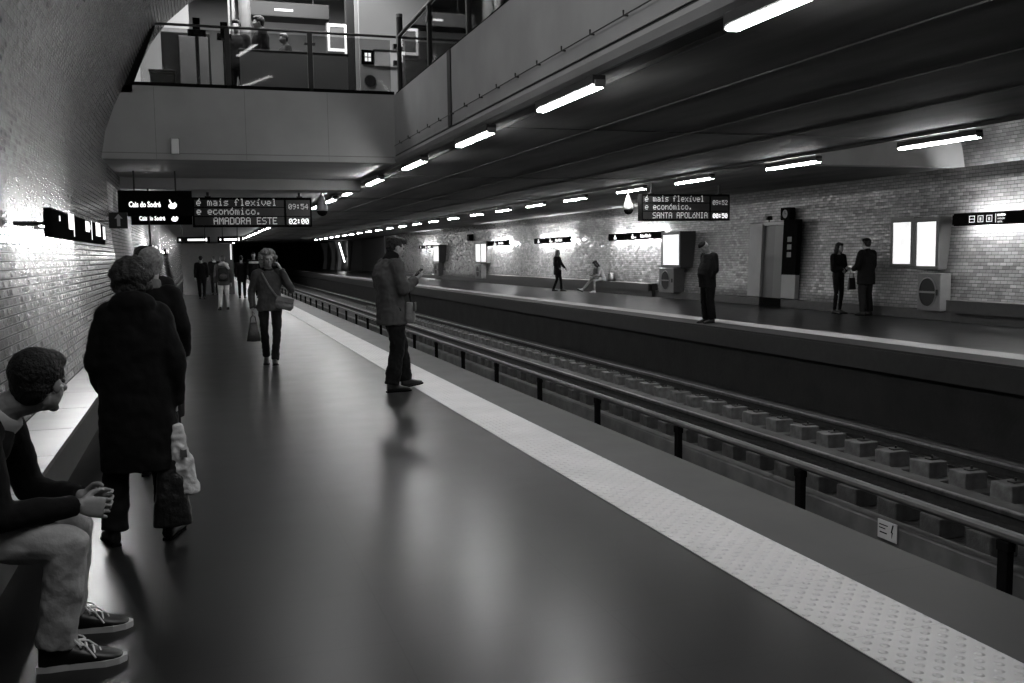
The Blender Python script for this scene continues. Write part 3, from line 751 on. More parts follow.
t = thing('wall_panel_unit', 'plain grey panel behind the left pane of the mezzanine glass', 'panel', (-.02, 18.2, 4.22))
obj('panel', box(BM(), -.12, .37, 0, .05, .30, 1.24, .01), mat('panel_grey', .24, .5), t); obj('frame', box(BM(), -.42, .41, .03, .07, .0, 1.30, .01), M_DKMET, t)
t = thing('waste_bin', 'squat dark box on the floor behind the left pane of the mezzanine glass', 'waste bin', (-.42, 17.7, 4.22))
obj('body', box(BM(), -.21, .19, 0, .35, 0, .50, .02), M_BLACK, t); obj('lid', box(BM(), -.23, .21, -.02, .37, .50, .54, .01), M_DKMET, t)
for x, y, s, lab in ((.16, 17.6, 1., 'dark cross-shaped fitting left of the railing post on the mezzanine'), (.62, 17.8, .8, 'dark cross-shaped fitting above the railing post on the mezzanine')):
    t = thing('gate_fitting', lab, 'fitting', (x, y, 4.22))
    obj('pole', box(BM(), -.03, .03, 0, .06, 0, 1.40), M_DKMET, t); obj('head', box(BM(), -.15*s, .15*s, -.02, .08, 1.12, 1.22), M_BLACK, t); obj('finial', box(BM(), -.06, .06, 0, .06, 1.22, 1.42), M_BLACK, t)
t = thing('lit_display_case', 'bright-framed square display behind the mezzanine glass', 'display case', (2.56, 18.80, 5.45), FS)
b = BM()
for q in ((0, .36, 0, .05), (0, .36, .46, .51), (0, .04, .05, .46), (.32, .36, -.14, .46)): box(b, q[0], q[1], q[2], q[3], -.03, 0)
obj('lit_frame', b, M_LIT, t); obj('glass', box(BM(), .04, .32, .05, .46, -.03, -.01), mat('case_glass', .16, .2), t); obj('back', box(BM(), -.02, .38, -.1, .53, -.1, -.03), M_GREYMET, t)
t = thing('emergency_sign', 'small dark box with a white cross pictogram on the pale mezzanine wall', 'sign', (3.28, 19.28, 5.33), FS)
obj('panel', box(BM(), 0, .24, 0, .27, -.02, .03), M_BLACK, t)
b = BM()
for q in ((.06, .11, .05, .12), (.13, .18, .05, .12), (.06, .11, .14, .21), (.13, .18, .14, .21)): box(b, q[0], q[1], q[2], q[3], .03, .034)
obj('pictogram', b, M_LIT, t)
t = thing('light_box', 'pale light box with a dark shade right of the cross sign on the mezzanine', 'light box', (3.54, 19.28, 5.30), FS)
obj('face', box(BM(), 0, .46, 0, .28, -.02, .03), mat('light_box_face', .5, .4), t); obj('top_bar', box(BM(), -.02, .48, .28, .32, -.02, .04), M_DKMET, t)
b = BM(); poly_plate(b, [(.48, .0), (.80, 0), (.80, .08), (.68, .10), (.56, .18), (.48, .28)], -.02, .03); obj('shade', b, M_BLACK, t)
t = thing('wall_vent', 'round dark vent low on the pale mezzanine wall', 'vent', (3.44, 19.28, 5.0), FS)
b = BM(); poly_plate(b, [(.11*math.cos(2*PI*k/24), .11*math.sin(2*PI*k/24)) for k in range(24)], 0, .02); obj('grille', b, M_DKMET, t)
b = BM(); poly_plate(b, [(.125*math.cos(2*PI*k/24), .125*math.sin(2*PI*k/24)) for k in range(24)], 0, .008); obj('rim', b, M_GREYMET, t)
t = thing('hall_light', 'long dark light fitting under the mezzanine hall ceiling', 'ceiling light', (1.9, 20.4, 6.35))
obj('housing', box(BM(), -.9, .9, -.25, .25, 0, .30, .02), M_DKMET, t); obj('diffuser', box(BM(), -.2, .16, -.252, -.2, .12, .16), M_LITSOFT, t)
b = BM()
for x in (-.6, .6): tube(b, [(x, 0, .3), (x, 0, 1.2)], .015, 8)
obj('hanger', b, M_DKMET, t)

# ------------------------------------------------------------------ people
M_SKIN = mat('skin', .21, .5, var=.06, scale=30)
M_EYE = mat('eye', .03, .2)
def cloth(name, c, var=.18, bump=.35, bs=14, rough=.85): return mat(name, c, rough, var=var, scale=9, bump=bump, bscale=bs, spec=.12)
M_HAIRD = mat('dark_hair', .008, .6, spec=.2, var=.5, scale=40, bump=.7, bscale=70)
M_HAIRB = mat('brown_hair', .055, .5, var=.5, scale=40, bump=.7, bscale=70)
M_HAIRG = mat('grey_hair', .22, .55, var=.4, scale=40, bump=.7, bscale=70)
M_HAIRF = mat('fair_hair', .13, .55, var=.5, scale=40, bump=.7, bscale=70)
M_BLK = cloth('black_cloth', .0055); M_DKC = cloth('charcoal_cloth', .011); M_GRC = cloth('grey_wool', .045); M_MIDC = cloth('mid_grey_cloth', .11)
M_JEAN = cloth('pale_jeans', .30, .12, .3, 26); M_DENIM = cloth('dark_denim', .009); M_LIGHTC = cloth('light_cloth', .42)
M_SHOE = mat('black_shoe', .007, .4); M_SOLE = mat('rubber_sole', .50, .6, var=.15); M_LACE = mat('shoelace', .6, .8); M_LEATH = mat('bag_leather', .10, .45, var=.2, bump=.3, bscale=50); M_BLKLEA = mat('black_leather', .012, .35, bump=.3, bscale=40)
M_POLY = mat('white_plastic_bag', .52, .35, var=.08, scale=12, bump=.8, bscale=16)

def ell(bm, c, r, mtx=None, sub=3):
    g = bmesh.ops.create_icosphere(bm, subdivisions=sub, radius=1.0)
    M = (mtx or Matrix()).to_4x4()
    for v in g['verts']:
        p = V((v.co.x*r[0], v.co.y*r[1], v.co.z*r[2]))
        v.co = (M.to_3x3() @ p) + V(c)
def limb(bm, pts, r, seg=14):
    """tapered rounded limb through joints"""
    pts = [V(p) for p in pts]
    for i in range(len(pts)-1):
        tube(bm, [pts[i], pts[i+1]], [r[i], r[i+1]], seg)
    for p, ra in zip(pts, r): ell(bm, p, (ra, ra, ra), None, 2)
def ringloft(bm, rings, seg=24, pw=2.4):
    R = []
    for c, X, Y, rx, ry in rings:
        a = []
        for k in range(seg):
            t = 2*PI*k/seg; cs, sn = math.cos(t), math.sin(t)
            a.append(bm.verts.new(c + X*(rx*math.copysign(abs(cs)**(2/pw), cs)) + Y*(ry*math.copysign(abs(sn)**(2/pw), sn))))
        R.append(a)
    for a, b in zip(R, R[1:]):
        for k in range(seg): bm.faces.new((a[k], a[(k+1) % seg], b[(k+1) % seg], b[k]))
    bm.faces.new(R[0][::-1]); bm.faces.new(R[-1])
def blob(name, bm, m, parent, vox, it=6, crumple=0., cs=9., fold=None):
    """union of overlapping solids -> one continuous smooth surface"""
    bmesh.ops.recalc_face_normals(bm, faces=bm.faces)
    me = bpy.data.meshes.new('tmp'); bm.to_mesh(me); bm.free()
    o = bpy.data.objects.new('tmp', me); C.objects.link(o)
    r = o.modifiers.new('r', 'REMESH'); r.mode = 'VOXEL'; r.voxel_size = vox; r.adaptivity = 0
    s = o.modifiers.new('s', 'SMOOTH'); s.factor = .5; s.iterations = it
    bpy.context.view_layer.update()
    out = bpy.data.meshes.new_from_object(o.evaluated_get(bpy.context.evaluated_depsgraph_get()))
    bpy.data.objects.remove(o); bpy.data.meshes.remove(me)
    if crumple:
        nrm = [v.normal.copy() for v in out.vertices]
        for v, n in zip(out.vertices, nrm):
            k = noise.noise(v.co*cs)+.5*noise.noise(v.co*cs*2.3+V((5, 1, 2)))
            v.co += n*k*crumple
    if fold:
        out.update(); nrm = [v.normal.copy() for v in out.vertices]
        for v, n in zip(out.vertices, nrm): v.co += n*fold(v.co)
    out.name = name
    return link_mesh(name, out, m, parent, True)
def R3(rx=0, ry=0, rz=0): return (Matrix.Rotation(rz, 3, 'Z') @ Matrix.Rotation(ry, 3, 'Y') @ Matrix.Rotation(rx, 3, 'X'))

def hand(bm, w, d, n, side, curl=.5, sc=1., spread=1.):
    """w wrist, d finger direction, n the way the palm faces, side +1 right / -1 left"""
    d = d.normalized(); n = (n-d*n.dot(d)).normalized(); t = d.cross(n)*side     # t: towards the thumb
    k = sc
    rings = [(w-d*.015*k, t, n, .024*k, .019*k), (w+d*.015*k, t, n, .030*k, .017*k), (w+d*.05*k, t, n, .040*k, .016*k), (w+d*.085*k, t, n, .041*k, .013*k), (w+d*.095*k, t, n, .036*k, .010*k)]
    ringloft(bm, rings, 16, 2.6)
    for off, ln, cv in ((.0325, .066, .95), (.0110, .076, 1.0), (-.0110, .071, 1.05), (-.0320, .055, 1.1)):
        p = w+d*.088*k+t*off*k; ang = curl*.55*cv; pts = [p-d*.01*k]; rr = [.0086*k]
        for L, f in ((.44, 1), (.32, 1.25), (.24, .8)):
            dirv = d*math.cos(ang)+n*math.sin(ang)+t*off*spread*2.2*(1-curl*.6)
            p = p+dirv.normalized()*ln*L*k; pts.append(p); rr.append((.0088-.0009*len(pts))*k); ang += curl*.95*f
        limb(bm, pts, rr, 8)
    b0 = w+d*.022*k+t*.026*k
    p1 = b0+(t*.75+d*.62+n*.30).normalized()*.038*k
    p2 = p1+(t*.45+d*.85+n*(.25+.5*curl)).normalized()*.032*k
    p3 = p2+(t*.1+d*.9+n*(.2+.9*curl)).normalized()*.024*k
    limb(bm, [b0, p1, p2, p3], [.0125*k, .0112*k, .0098*k, .0078*k], 8)

def head_solid(bm, c, M, s):
    def E_(p, r, q=None): ell(bm, c+M@(V(p)*s), [a*s for a in r], (M@q) if q else M, 3)
    E_((0, -.014, .030), (.076, .094, .086))
    E_((0, .030, -.028), (.058, .058, .078))
    E_((0, .018, -.060), (.056, .056, .046))
    E_((0, .066, -.094), (.023, .020, .019))
    E_((0, .074, .026), (.050, .017, .014))
    for q in (-1, 1):
        E_((q*.040, .062, -.018), (.022, .022, .017)); E_((q*.078, -.006, -.006), (.010, .019, .031), R3(0, 0, q*-.35))
        E_((q*.012, .100, -.030), (.0085, .009, .007))
    limb(bm, [c+M@(V((0, .086, .018))*s), c+M@(V((0, .100, -.010))*s), c+M@(V((0, .108, -.027))*s)], [.0085*s, .0095*s, .0115*s], 8)
    E_((0, .089, -.053), (.021, .010, .0055)); E_((0, .087, -.064), (.018, .010, .0065))

def joints(H, over=None):
    s = H/1.75
    J = dict(pelvis=(0, 0, .95), chest=(0, -.01, 1.28), neck=(0, -.02, 1.46), head=(0, .02, 1.632),
             sR=(.185, -.015, 1.41), sL=(-.185, -.015, 1.41), eR=(.235, -.04, 1.12), eL=(-.235, -.04, 1.12), wR=(.245, .03, .87), wL=(-.245, .03, .87),
             hR=(.09, 0, .91), hL=(-.09, 0, .91), kR=(.10, .025, .50), kL=(-.10, .025, .50), aR=(.10, -.03, .09), aL=(-.10, -.03, .09))
    J = {k: V(v)*s for k, v in J.items()}
    for k, v in (over or {}).items(): J[k] = V(v)
    J['s'] = s
    return J
def spine(J, t):
    if t < 0: return J['pelvis'] + V((0, 0, t))
    if t < .62: return J['pelvis'].lerp(J['chest'], t/.62)
    return J['chest'].lerp(J['neck'], (t-.62)/.38)
def torso(bm, J, prof, k=1.0):
    s = J['s']; rings = []
    for t, rx, ry, dy in prof:
        u = min(max(t, 0), 1)
        X = (J['hR']-J['hL']).normalized().lerp((J['sR']-J['sL']).normalized(), u).normalized()
        T = (spine(J, min(u+.12, 1))-spine(J, max(min(u+.12, 1)-.24, 0))).normalized() if t >= 0 else V((0, 0, 1))
        Y = T.cross(X).normalized()
        rings.append((spine(J, t)+Y*dy*s, X, Y, rx*s*k, ry*s*k))
    ringloft(bm, rings)
BODY = [(-.04, .14, .095, 0), (.1, .15, .10, 0), (.35, .135, .09, 0), (.62, .155, .10, 0), (.82, .15, .085, 0), (.95, .085, .06, 0), (1.0, .055, .055, 0)]
JACKET = [(-.14, .185, .135, 0), (-.02, .185, .135, 0), (.2, .172, .128, 0), (.4, .170, .125, 0), (.62, .185, .132, 0), (.8, .185, .118, 0), (.92, .13, .09, 0), (1.0, .075, .075, .01)]
def person(name, label, loc, rz, H, top, bottom, hairf, head=(0, 0, 0), over=None, vox=.012, prof=None, sleeve=(.078, .062, .046), legr=(.098, .07, .058), top_n='jacket', hands=None,
           feet=None, shoe=M_SHOE, collar=None, skin=M_SKIN, group=None, crump=.006, show_shoes=True, lean=0, eyes=False, bvox=None, rot=None, hem_extra=None, cuff=1., bottom_n='trousers'):
    t = thing('person', label, 'person', loc, rot or (0, 0, rz), group)
    J = joints(H, over); s = J['s']
    HM = R3(head[1], head[2], head[0])
    # one continuous body
    b = BM(); torso(b, J, BODY)
    head_solid(b, J['head'], HM, s)
    limb(b, [J['neck']-(J['head']-J['neck'])*.25, J['neck'].lerp(J['head'], .35)+HM@V((0, -.018*s, 0)), J['head']+HM@V((0, -.022*s, -.05*s))], [.062*s, .056*s, .056*s])
    for q in 'RL':
        limb(b, [J['s'+q], J['e'+q], J['w'+q]], [.052*s, .038*s, .026*s])
        limb(b, [J['h'+q], J['k'+q], J['a'+q]], [.078*s, .05*s, .036*s])
        a = J['a'+q]; fd = V((feet or {}).get(q, (0.08 if q == 'R' else -.08, 1, 0))).normalized()
        limb(b, [a+V((0, 0, -.03*s)), a+fd*.13*s+V((0, 0, -.055*s))], [.034*s, .026*s])
        hd = (hands or {}).get(q)
        d = (J['w'+q]-J['e'+q]).normalized()
        if hd: hand(b, J['w'+q], V(hd[0]), V(hd[1]), 1 if q == 'R' else -1, hd[2], s)
        else: hand(b, J['w'+q], d, V((-1 if q == 'R' else 1, 0.2, 0)), 1 if q == 'R' else -1, .5, s)
    obj_body = blob('body', b, skin, t, bvox or (min(vox, .0085) if vox < .012 else vox), 2 if bvox else 3)
    if eyes:
        for q in (-1, 1):
            e = BM(); ell(e, J['head']+HM@V((q*.031*s, .079*s, .006*s)), (.0115*s, .009*s, .008*s), HM, 2); obj('eye', e, M_EYE, t, True)
    # upper garment
    b = BM(); torso(b, J, prof or JACKET)
    for q in 'RL':
        S, E, W = J['s'+q], J['e'+q], J['w'+q]
        limb(b, [S.lerp(J['neck'], .25), S, S.lerp(E, .5), E, E.lerp(W, .55)], [sleeve[0]*.95*s, sleeve[0]*s, (sleeve[0]*.55+sleeve[1]*.45)*s, sleeve[1]*s, sleeve[2]*1.12*s])
        tube(b, [E.lerp(W, .5), W.lerp(E, .02*cuff)], [sleeve[2]*1.15*s, sleeve[2]*s], 16)
    if hem_extra: hem_extra(b, J)
    tp = blob(top_n, b, top, t, vox, 5, crump*s, 11)
    if collar:
        b = BM(); n = J['neck']; ax = (J['head']-J['neck']).normalized(); X = (J['sR']-J['sL']).normalized(); Y = ax.cross(X)*1
        for i in range(2):
            ringloft(b, [(n-ax*.03*s, X, Y, .085*s, .085*s), (n+ax*.015*s, X, Y, .078*s, .080*s), (n+ax*collar[1]*s, X, Y, .07*s, .075*s)], 20, 2)
            break
        blob('collar', b, collar[0], t, min(vox, .010), 3)
    # trousers
    b = BM()
    torso(b, J, [(-.05, .15, .115, 0), (.05, .158, .118, 0), (.2, .150, .112, 0), (.28, .14, .105, 0)])
    for q in 'RL':
        h_, k_, a_ = J['h'+q], J['k'+q], J['a'+q]
        limb(b, [h_, h_.lerp(k_, .5), k_], [legr[0]*s, (legr[0]*.6+legr[1]*.45)*s, legr[1]*s])
        tube(b, [k_.lerp(h_, .02), k_.lerp(a_, .45), a_.lerp(k_, .04)+V((0, 0, -.02*s))], [legr[1]*s, (legr[1]*.6+legr[2]*.42)*s, legr[2]*s], 16)
    blob(bottom_n, b, bottom, t, vox, 4, crump*s, 12)
    # shoes
    if show_shoes:
        for q in 'RL':
            a = J['a'+q]; fd = V((feet or {}).get(q, (0.08 if q == 'R' else -.08, 1, 0))).normalized(); make_shoe(t, a, fd, s, shoe, vox)
    hairf(t, J, HM, s, vox)
    return t, J, HM
def make_shoe(t, a, fd, s, m, vox, sole=None, laces=False):
    z = V((0, 0, 1)); side = fd.cross(z).normalized(); up = side.cross(fd).normalized()
    heel = a - up*.09*s - fd*.055*s
    P = lambda y, x, h: heel+fd*(y*s)+side*(x*s)+up*(h*s)
    b = BM()
    ringloft(b, [(P(.0, 0, .045), side, up, .030*s, .036*s), (P(.03, 0, .05), side, up, .037*s, .045*s), (P(.09, 0, .055), side, up, .038*s, .048*s), (P(.15, .0, .042), side, up, .042*s, .036*s), (P(.21, 0, .032), side, up, .046*s, .026*s), (P(.255, 0, .026), side, up, .038*s, .019*s), (P(.275, 0, .024), side, up, .02*s, .012*s)], 18)
    ringloft(b, [(P(.05, 0, .04), side, fd, .036*s, .05*s), (P(.05, 0, .115), side, fd, .038*s, .05*s)], 16)
    sh = blob('shoe', b, m, t, min(vox, .009), 3)
    b = BM()
    out = [(-.006, .026), (.04, .034), (.1, .033), (.16, .041), (.22, .049), (.265, .036), (.288, .012)]
    hs = .028*s if sole else .014*s
    pts = [P(y, x, 0) for y, x in out]+[P(y, -x, 0) for y, x in out[::-1]]
    A = [b.verts.new(p) for p in pts]; B_ = [b.verts.new(p+up*hs) for p in pts]; n = len(pts)
    for k in range(n): b.faces.new((A[k], A[(k+1) % n], B_[(k+1) % n], B_[k]))
    b.faces.new(A[::-1]); b.faces.new(B_)
    so = obj('sole', b, sole or M_BLACK, sh)
    if laces:
        for i in range(4):
            y = .125+.022*i; h0 = .094-.0125*i
            b = BM(); tube(b, [P(y, -.032, h0-.014), P(y+.004, -.015, h0), P(y+.008, .0, h0+.004), P(y+.012, .015, h0), P(y+.016, .032, h0-.014)], .0036*s, 6); obj('lace', b, M_LACE, sh)
        for q in (-1, 1):
            b = BM(); tube(b, [P(.125, 0, .10), P(.12, q*.025, .112), P(.14, q*.045, .095), P(.15, q*.03, .09), P(.13, 0, .10)], .0034*s, 6); tube(b, [P(.125, 0, .10), P(.16, q*.03, .082), P(.19, q*.05, .045)], .0034*s, 6); obj('lace', b, M_LACE, sh)
    return sh

# ---- hair styles
def hair_short(m, vol=1.0, fringe=True, crump=.006):
    def f(t, J, M, s, vox):
        c = J['head']; b = BM()
        def E_(p, r): ell(b, c+M@(V(p)*s), [a*s*vol for a in r], M, 3)
        E_((0, -.026, .044), (.083, .094, .086)); E_((0, -.055, -.005), (.070, .055, .062)); E_((0, -.062, -.035), (.060, .040, .042)); E_((0, .018, .085), (.068, .075, .042))
        if fringe: E_((.0, .052, .082), (.058, .036, .030))
        for q in (-1, 1): E_((q*.066, -.030, .035), (.014, .042, .042))
        blob('hair', b, m, t, min(vox, .008), 3, crump*s, 38)
    return f
def hair_curly(m, seed=1, size=1.0, length=.0):
    def f(t, J, M, s, vox):
        c = J['head']; b = BM(); r = random.Random(seed)
        def E_(p, q): ell(b, c+M@(V(p)*s), [a*s for a in q], M, 2)
        E_((0, -.03, .045), (.098, .10, .096)); E_((0, -.06, -.02), (.095, .065, .09))
        for i in range(150):
            th = r.uniform(0, 2*PI); ph = r.uniform(-.75, 1.4)
            d = V((math.cos(th)*math.cos(ph), math.sin(th)*math.cos(ph), math.sin(ph)))
            if d.y > .35 and d.z < .62: continue
            E_(d*.104*size+V((0, -.02, .025-length*max(0, -d.z))), [r.uniform(.024, .040)]*3)
        blob('hair', b, m, t, min(vox, .008), 2, .010*s, 42)
    return f
def hair_long(m, length=.22, fwd=0.):
    def f(t, J, M, s, vox):
        c = J['head']; b = BM()
        def E_(p, q): ell(b, c+M@(V(p)*s), [a*s for a in q], M, 3)
        E_((0, -.024, .042), (.085, .097, .088)); E_((0, -.06, -.04), (.082, .056, .10)); E_((0, -.07, -.10), (.088, .05, length*.6))
        E_((0, .02, .085), (.07, .07, .04))
        for q in (-1, 1): E_((q*.075, .0+fwd, -.04), (.022, .045, .10)); E_((q*.07, -.02+fwd, -.12), (.03, .04, length*.5))
        blob('hair', b, m, t, min(vox, .01), 3, .006*s, 30)
    return f
def hair_bald_grey(t, J, M, s, vox):
    c = J['head']; b = BM()
    def E_(p, q): ell(b, c+M@(V(p)*s), [a*s for a in q], M, 3)
    E_((0, -.058, .012), (.074, .052, .06)); 
    for q in (-1, 1): E_((q*.062, -.03, .015), (.022, .05, .042))
    blob('hair', b, M_HAIRG, t, .01, 3, .003, 30)
    b = BM(); ell(b, c+M@(V((0, .006, .072))*s), (.080*s, .094*s, .056*s), M, 3); ell(b, c+M@(V((0, .075, .052))*s), (.055*s, .045*s, .014*s), M, 3)
    blob('flat_cap', b, M_BLK, t, .01, 3)

# ---- 1 the seated young man
UP = V((0, 0, 1))
seat_over = dict(pelvis=(0, .02, .555), chest=(0, .13, .80), neck=(0, .25, .945), head=(-.005, .39, 1.06),
    sR=(.175, .205, .895), sL=(-.175, .225, .895), eR=(.225, .255, .615), eL=(-.215, .30, .61), wR=(.062, .500, .595), wL=(-.040, .505, .607),
    hR=(.095, .05, .535), hL=(-.095, .05, .535), kR=(.135, .475, .465), kL=(-.205, .45, .455), aR=(.135, .405, .09), aL=(-.225, .405, .09))
sit, J, HM = person('person', 'young man with dark hair and pale jeans seated on the left bench, hands clasped', (-.97, 3.93, 0), -PI/2, 1.75, M_BLK, M_JEAN, hair_short(M_HAIRD, 1.12, True, .003),
    head=(1.0, -.08, .0), over=seat_over, vox=.0075, sleeve=(.074, .058, .042), legr=(.088, .075, .070), top_n='cardigan', prof=[(-.06, .19, .15, 0), (.1, .185, .145, 0), (.35, .175, .135, 0), (.62, .185, .125, 0), (.82, .175, .105, 0), (.93, .11, .08, 0), (.98, .07, .07, 0)],
    hands=dict(R=((-.14, .95, -.22), (-1, -.1, -.25), 1.0), L=((.10, .96, -.10), (1, -.1, -.15), 1.0)), feet=dict(R=(.0, 1, 0), L=(.02, 1, 0)), collar=(M_LIGHTC, .035), show_shoes=False, eyes=True, crump=.007, bvox=.0042)
for q in 'RL': make_shoe(sit, J['a'+q], V((0 if q == 'R' else .03, 1, 0)), 1.06, M_SHOE, .008, M_SOLE, True)
b = BM(); h = J['head']
ear = h+HM@V((.088, .004, -.010))
tube(b, [ear, ear+HM@V((.004, .003, -.012)), ear+HM@V((.0, .006, -.035))], .003, 6); ell(b, ear, (.008, .008, .008), None, 2)
e = obj('earphone', b, M_WHITE); e.parent = None; e.matrix_world = Matrix.Translation((-.97, 3.93, 0)) @ Matrix.Rotation(-PI/2, 4, 'Z')
tag(e, "white earphone wire in the seated young man's ear", 'earphone')

# ---- 2 the woman in the long dark coat, seen from behind
LONG = [(-.46, .245, .19, 0), (-.25, .24, .19, 0), (-.05, .235, .185, 0), (.2, .225, .17, 0), (.45, .225, .165, 0), (.65, .23, .165, 0), (.80, .225, .15, -.01), (.92, .16, .115, -.02), (1.0, .10, .09, -.01)]
NARROW = [(-.46, .20, .17, 0), (-.25, .195, .165, 0), (-.05, .19, .16, 0), (.2, .18, .15, 0), (.45, .175, .14, 0), (.65, .18, .14, 0), (.80, .175, .125, 0), (.92, .125, .10, 0), (1.0, .08, .08, 0)]
def quilting(co): return .0022*math.sin(co.z*2*PI/.085)
def hood(b, J):
    n = J['neck']; s = J['s']; ell(b, n+V((0, -.085*s, .0)), (.135*s, .075*s, .085*s)); ell(b, n+V((0, -.10*s, -.07*s)), (.12*s, .055*s, .09*s))
woman, J, HM = person('person', 'woman in a long dark padded coat seen from behind, holding two bags', (-.335, 5.42, 0), .05, 1.545, M_BLK, M_DENIM, hair_curly(mat('dusky_hair', .028, .6, var=.5, scale=40, bump=.7, bscale=70, spec=.2), 3, .92, .03),
    over=dict(wR=(.185, .0, .735), eR=(.195, -.05, .96), wL=(-.16, .14, .82), eL=(-.195, .0, .98), sR=(.125, -.01, 1.225), sL=(-.125, -.01, 1.225), aL=(-.15, -.02, .08), kL=(-.12, .02, .43), aR=(.13, -.01, .08), kR=(.12, .03, .43), neck=(0, -.0, 1.285), head=(0, .035, 1.405)), vox=.010,
    prof=[(-.44, .225, .17, 0), (-.25, .225, .17, 0), (-.05, .22, .165, 0), (.2, .21, .155, 0), (.45, .205, .15, 0), (.65, .205, .15, 0), (.80, .19, .135, -.01), (.92, .14, .105, -.01), (1.0, .10, .09, 0)], sleeve=(.080, .074, .058), legr=(.09, .078, .078), top_n='coat', hem_extra=hood, feet=dict(L=(-.25, 1, 0), R=(.35, 1, 0)),
    hands=dict(R=((0, .03, -1), (-1, .3, 0), .95)), crump=.010)
def bag_solid(b, top, h, w0, w1, th, lean=(0, 0)):
    c = V(top); rings = []
    for k in range(7):
        f = k/6; ww = w0+(w1-w0)*f; tt = th*(.35+.65*math.sin(PI*min(1, f*1.0)*.62))
        rings.append((c+V((lean[0]*f, lean[1]*f, -h*f)), V((1, 0, 0)), V((0, 1, 0)), ww, tt))
    ringloft(b, rings, 20, 2.8)
t = thing('plastic_bag', "crumpled white plastic carrier bag hanging from the coat woman's right hand", 'bag', (-.165, 5.36, .665))
b = BM(); bag_solid(b, (.02, -.01, -.03), .375, .030, .082, .035, (.03, 0)); blob('bag_body', b, M_POLY, t, .007, 1, .014, 17)
for q in (-1, 1):
    b = BM(); tube(b, [(-.005, q*.012, .0), (q*.012, q*.015, -.03), (.02+q*.02, q*.012, -.07)], .008, 6); obj('handle', b, M_POLY, t)
b = BM(); poly_plate(b, [(.035, -.20), (.07, -.205), (.068, -.16), (.05, -.165), (.034, -.155)], 0, .003); pr = obj('print', b, M_MIDC, t); pr.rotation_euler = FS; pr.location = (0, -.052, 0)
t = thing('shoulder_bag', "slouching black bag hung on long straps beside the coat woman's trouser leg", 'bag', (-.215, 5.42, .66))
b = BM(); bag_solid(b, (.03, -.06, -.16), .41, .05, .105, .07, (.0, 0)); blob('bag_body', b, M_BLKLEA, t, .009, 4, .006, 14)
for q in (-1, 1):
    b = BM(); tube(b, [(.075, -.005+q*.012, .035), (.05+.03*q, -.05+q*.02, -.08), (.03+.04*q, -.06+q*.03, -.20)], .0065, 6); obj('strap', b, M_BLKLEA, t)

# ---- 3, 4 the two people queueing beyond her
person('person', 'grey-haired person in a dark coat just beyond the woman in the padded coat', (-.31, 7.1, 0), -.2, 1.59, M_BLK, M_BLK, hair_short(M_HAIRG, 1.12, False, .006), vox=.012, prof=NARROW, sleeve=(.075, .066, .05), top_n='coat',
    collar=(M_MIDC, .06), head=(.25, .1, 0), over=dict(wR=(.19, .06, .83), eR=(.205, -.05, 1.05), eL=(-.2, -.03, 1.05), wL=(-.19, .06, .83), sR=(.14, -.01, 1.27), sL=(-.14, -.01, 1.27)))
person('person', 'dark-haired person standing behind the grey-haired person in the queue', (-.42, 8.5, 0), .3, 1.62, M_DKC, M_BLK, hair_short(M_HAIRD, 1.08), vox=.014, top_n='coat', prof=NARROW)

# ---- 5 the walking woman on the phone
COATS = [(-.22, .20, .15, 0), (-.05, .195, .145, 0), (.2, .175, .13, 0), (.45, .175, .13, 0), (.62, .19, .135, .0), (.8, .185, .12, 0), (.92, .13, .095, 0), (1.0, .08, .08, .01)]
s5 = 1.61/1.75
ww, J, HM = person('person', 'woman with curly hair walking towards the viewer, phone held to her ear', (.95, 13.85, 0), PI-.06, 1.60, M_GRC, M_DENIM, hair_curly(M_HAIRF, 9, 1.14, .05), vox=.010, prof=[(-.10, .185, .14, 0)]+COATS[1:], sleeve=(.075, .062, .047), top_n='coat', eyes=True, crump=.011,
    head=(.18, -.06, .06), over=dict(wR=(.235, .02, .80), eR=(.245, -.05, 1.03), eL=(-.30, .06, 1.06), wL=(-.165, .10, 1.36), aR=(.07, -.14, .12), kR=(.085, .03, .46), aL=(-.04, .16, .085), kL=(-.085, .10, .46), hR=(.085, 0, .84), hL=(-.085, 0, .84)),
    hands=dict(R=((0, .1, -1), (-1, .2, 0), .95), L=((.45, -.02, .95), (1, -.35, -.25), .7)), feet=dict(R=(.04, 1, -.25), L=(-.05, 1, .12)), legr=(.088, .062, .058), collar=(M_DKC, .04))
W5 = ww.matrix_basis if False else Matrix.Translation((.95, 13.85, 0)) @ Matrix.Rotation(PI-.06, 4, 'Z')
def worn(name, label, cat, M, group=None):
    t = bpy.data.objects.new(name, None); C.objects.link(t); t.matrix_world = M; return tag(t, label, cat, group)
t = worn('mobile_phone', "phone pressed to the walking woman's ear", 'phone', W5 @ Matrix.Translation((-.118, .045, 1.43)) @ Matrix.Rotation(.3, 4, 'X'))
obj('body', box(BM(), -.006, .006, -.032, .032, -.06, .06, .004), M_BLACK, t); obj('screen', box(BM(), .006, .008, -.027, .027, -.05, .05), mat('phone_screen', .05, .1), t)
t = worn('handbag', "small black handbag held low in the walking woman's hand", 'handbag', W5 @ Matrix.Translation((.235, .02, .70)))
b = BM(); bag_solid(b, (0, .0, -.09), .265, .05, .105, .062); blob('bag_body', b, M_BLKLEA, t, .009, 4, .004, 14)
for q in (-1, 1):
    b = BM(); tube(b, [(-.045, q*.02, -.11), (-.03, q*.014, -.02), (0, q*.008, .01), (.03, q*.014, -.02), (.045, q*.02, -.11)], .007, 6); obj('handle', b, M_BLKLEA, t)
t = worn('crossbody_bag', 'grey leather bag slung across the walking woman on a long strap', 'bag', W5 @ Matrix.Translation((-.205, .10, .885)) @ Matrix.Rotation(-.25, 4, 'Y'))
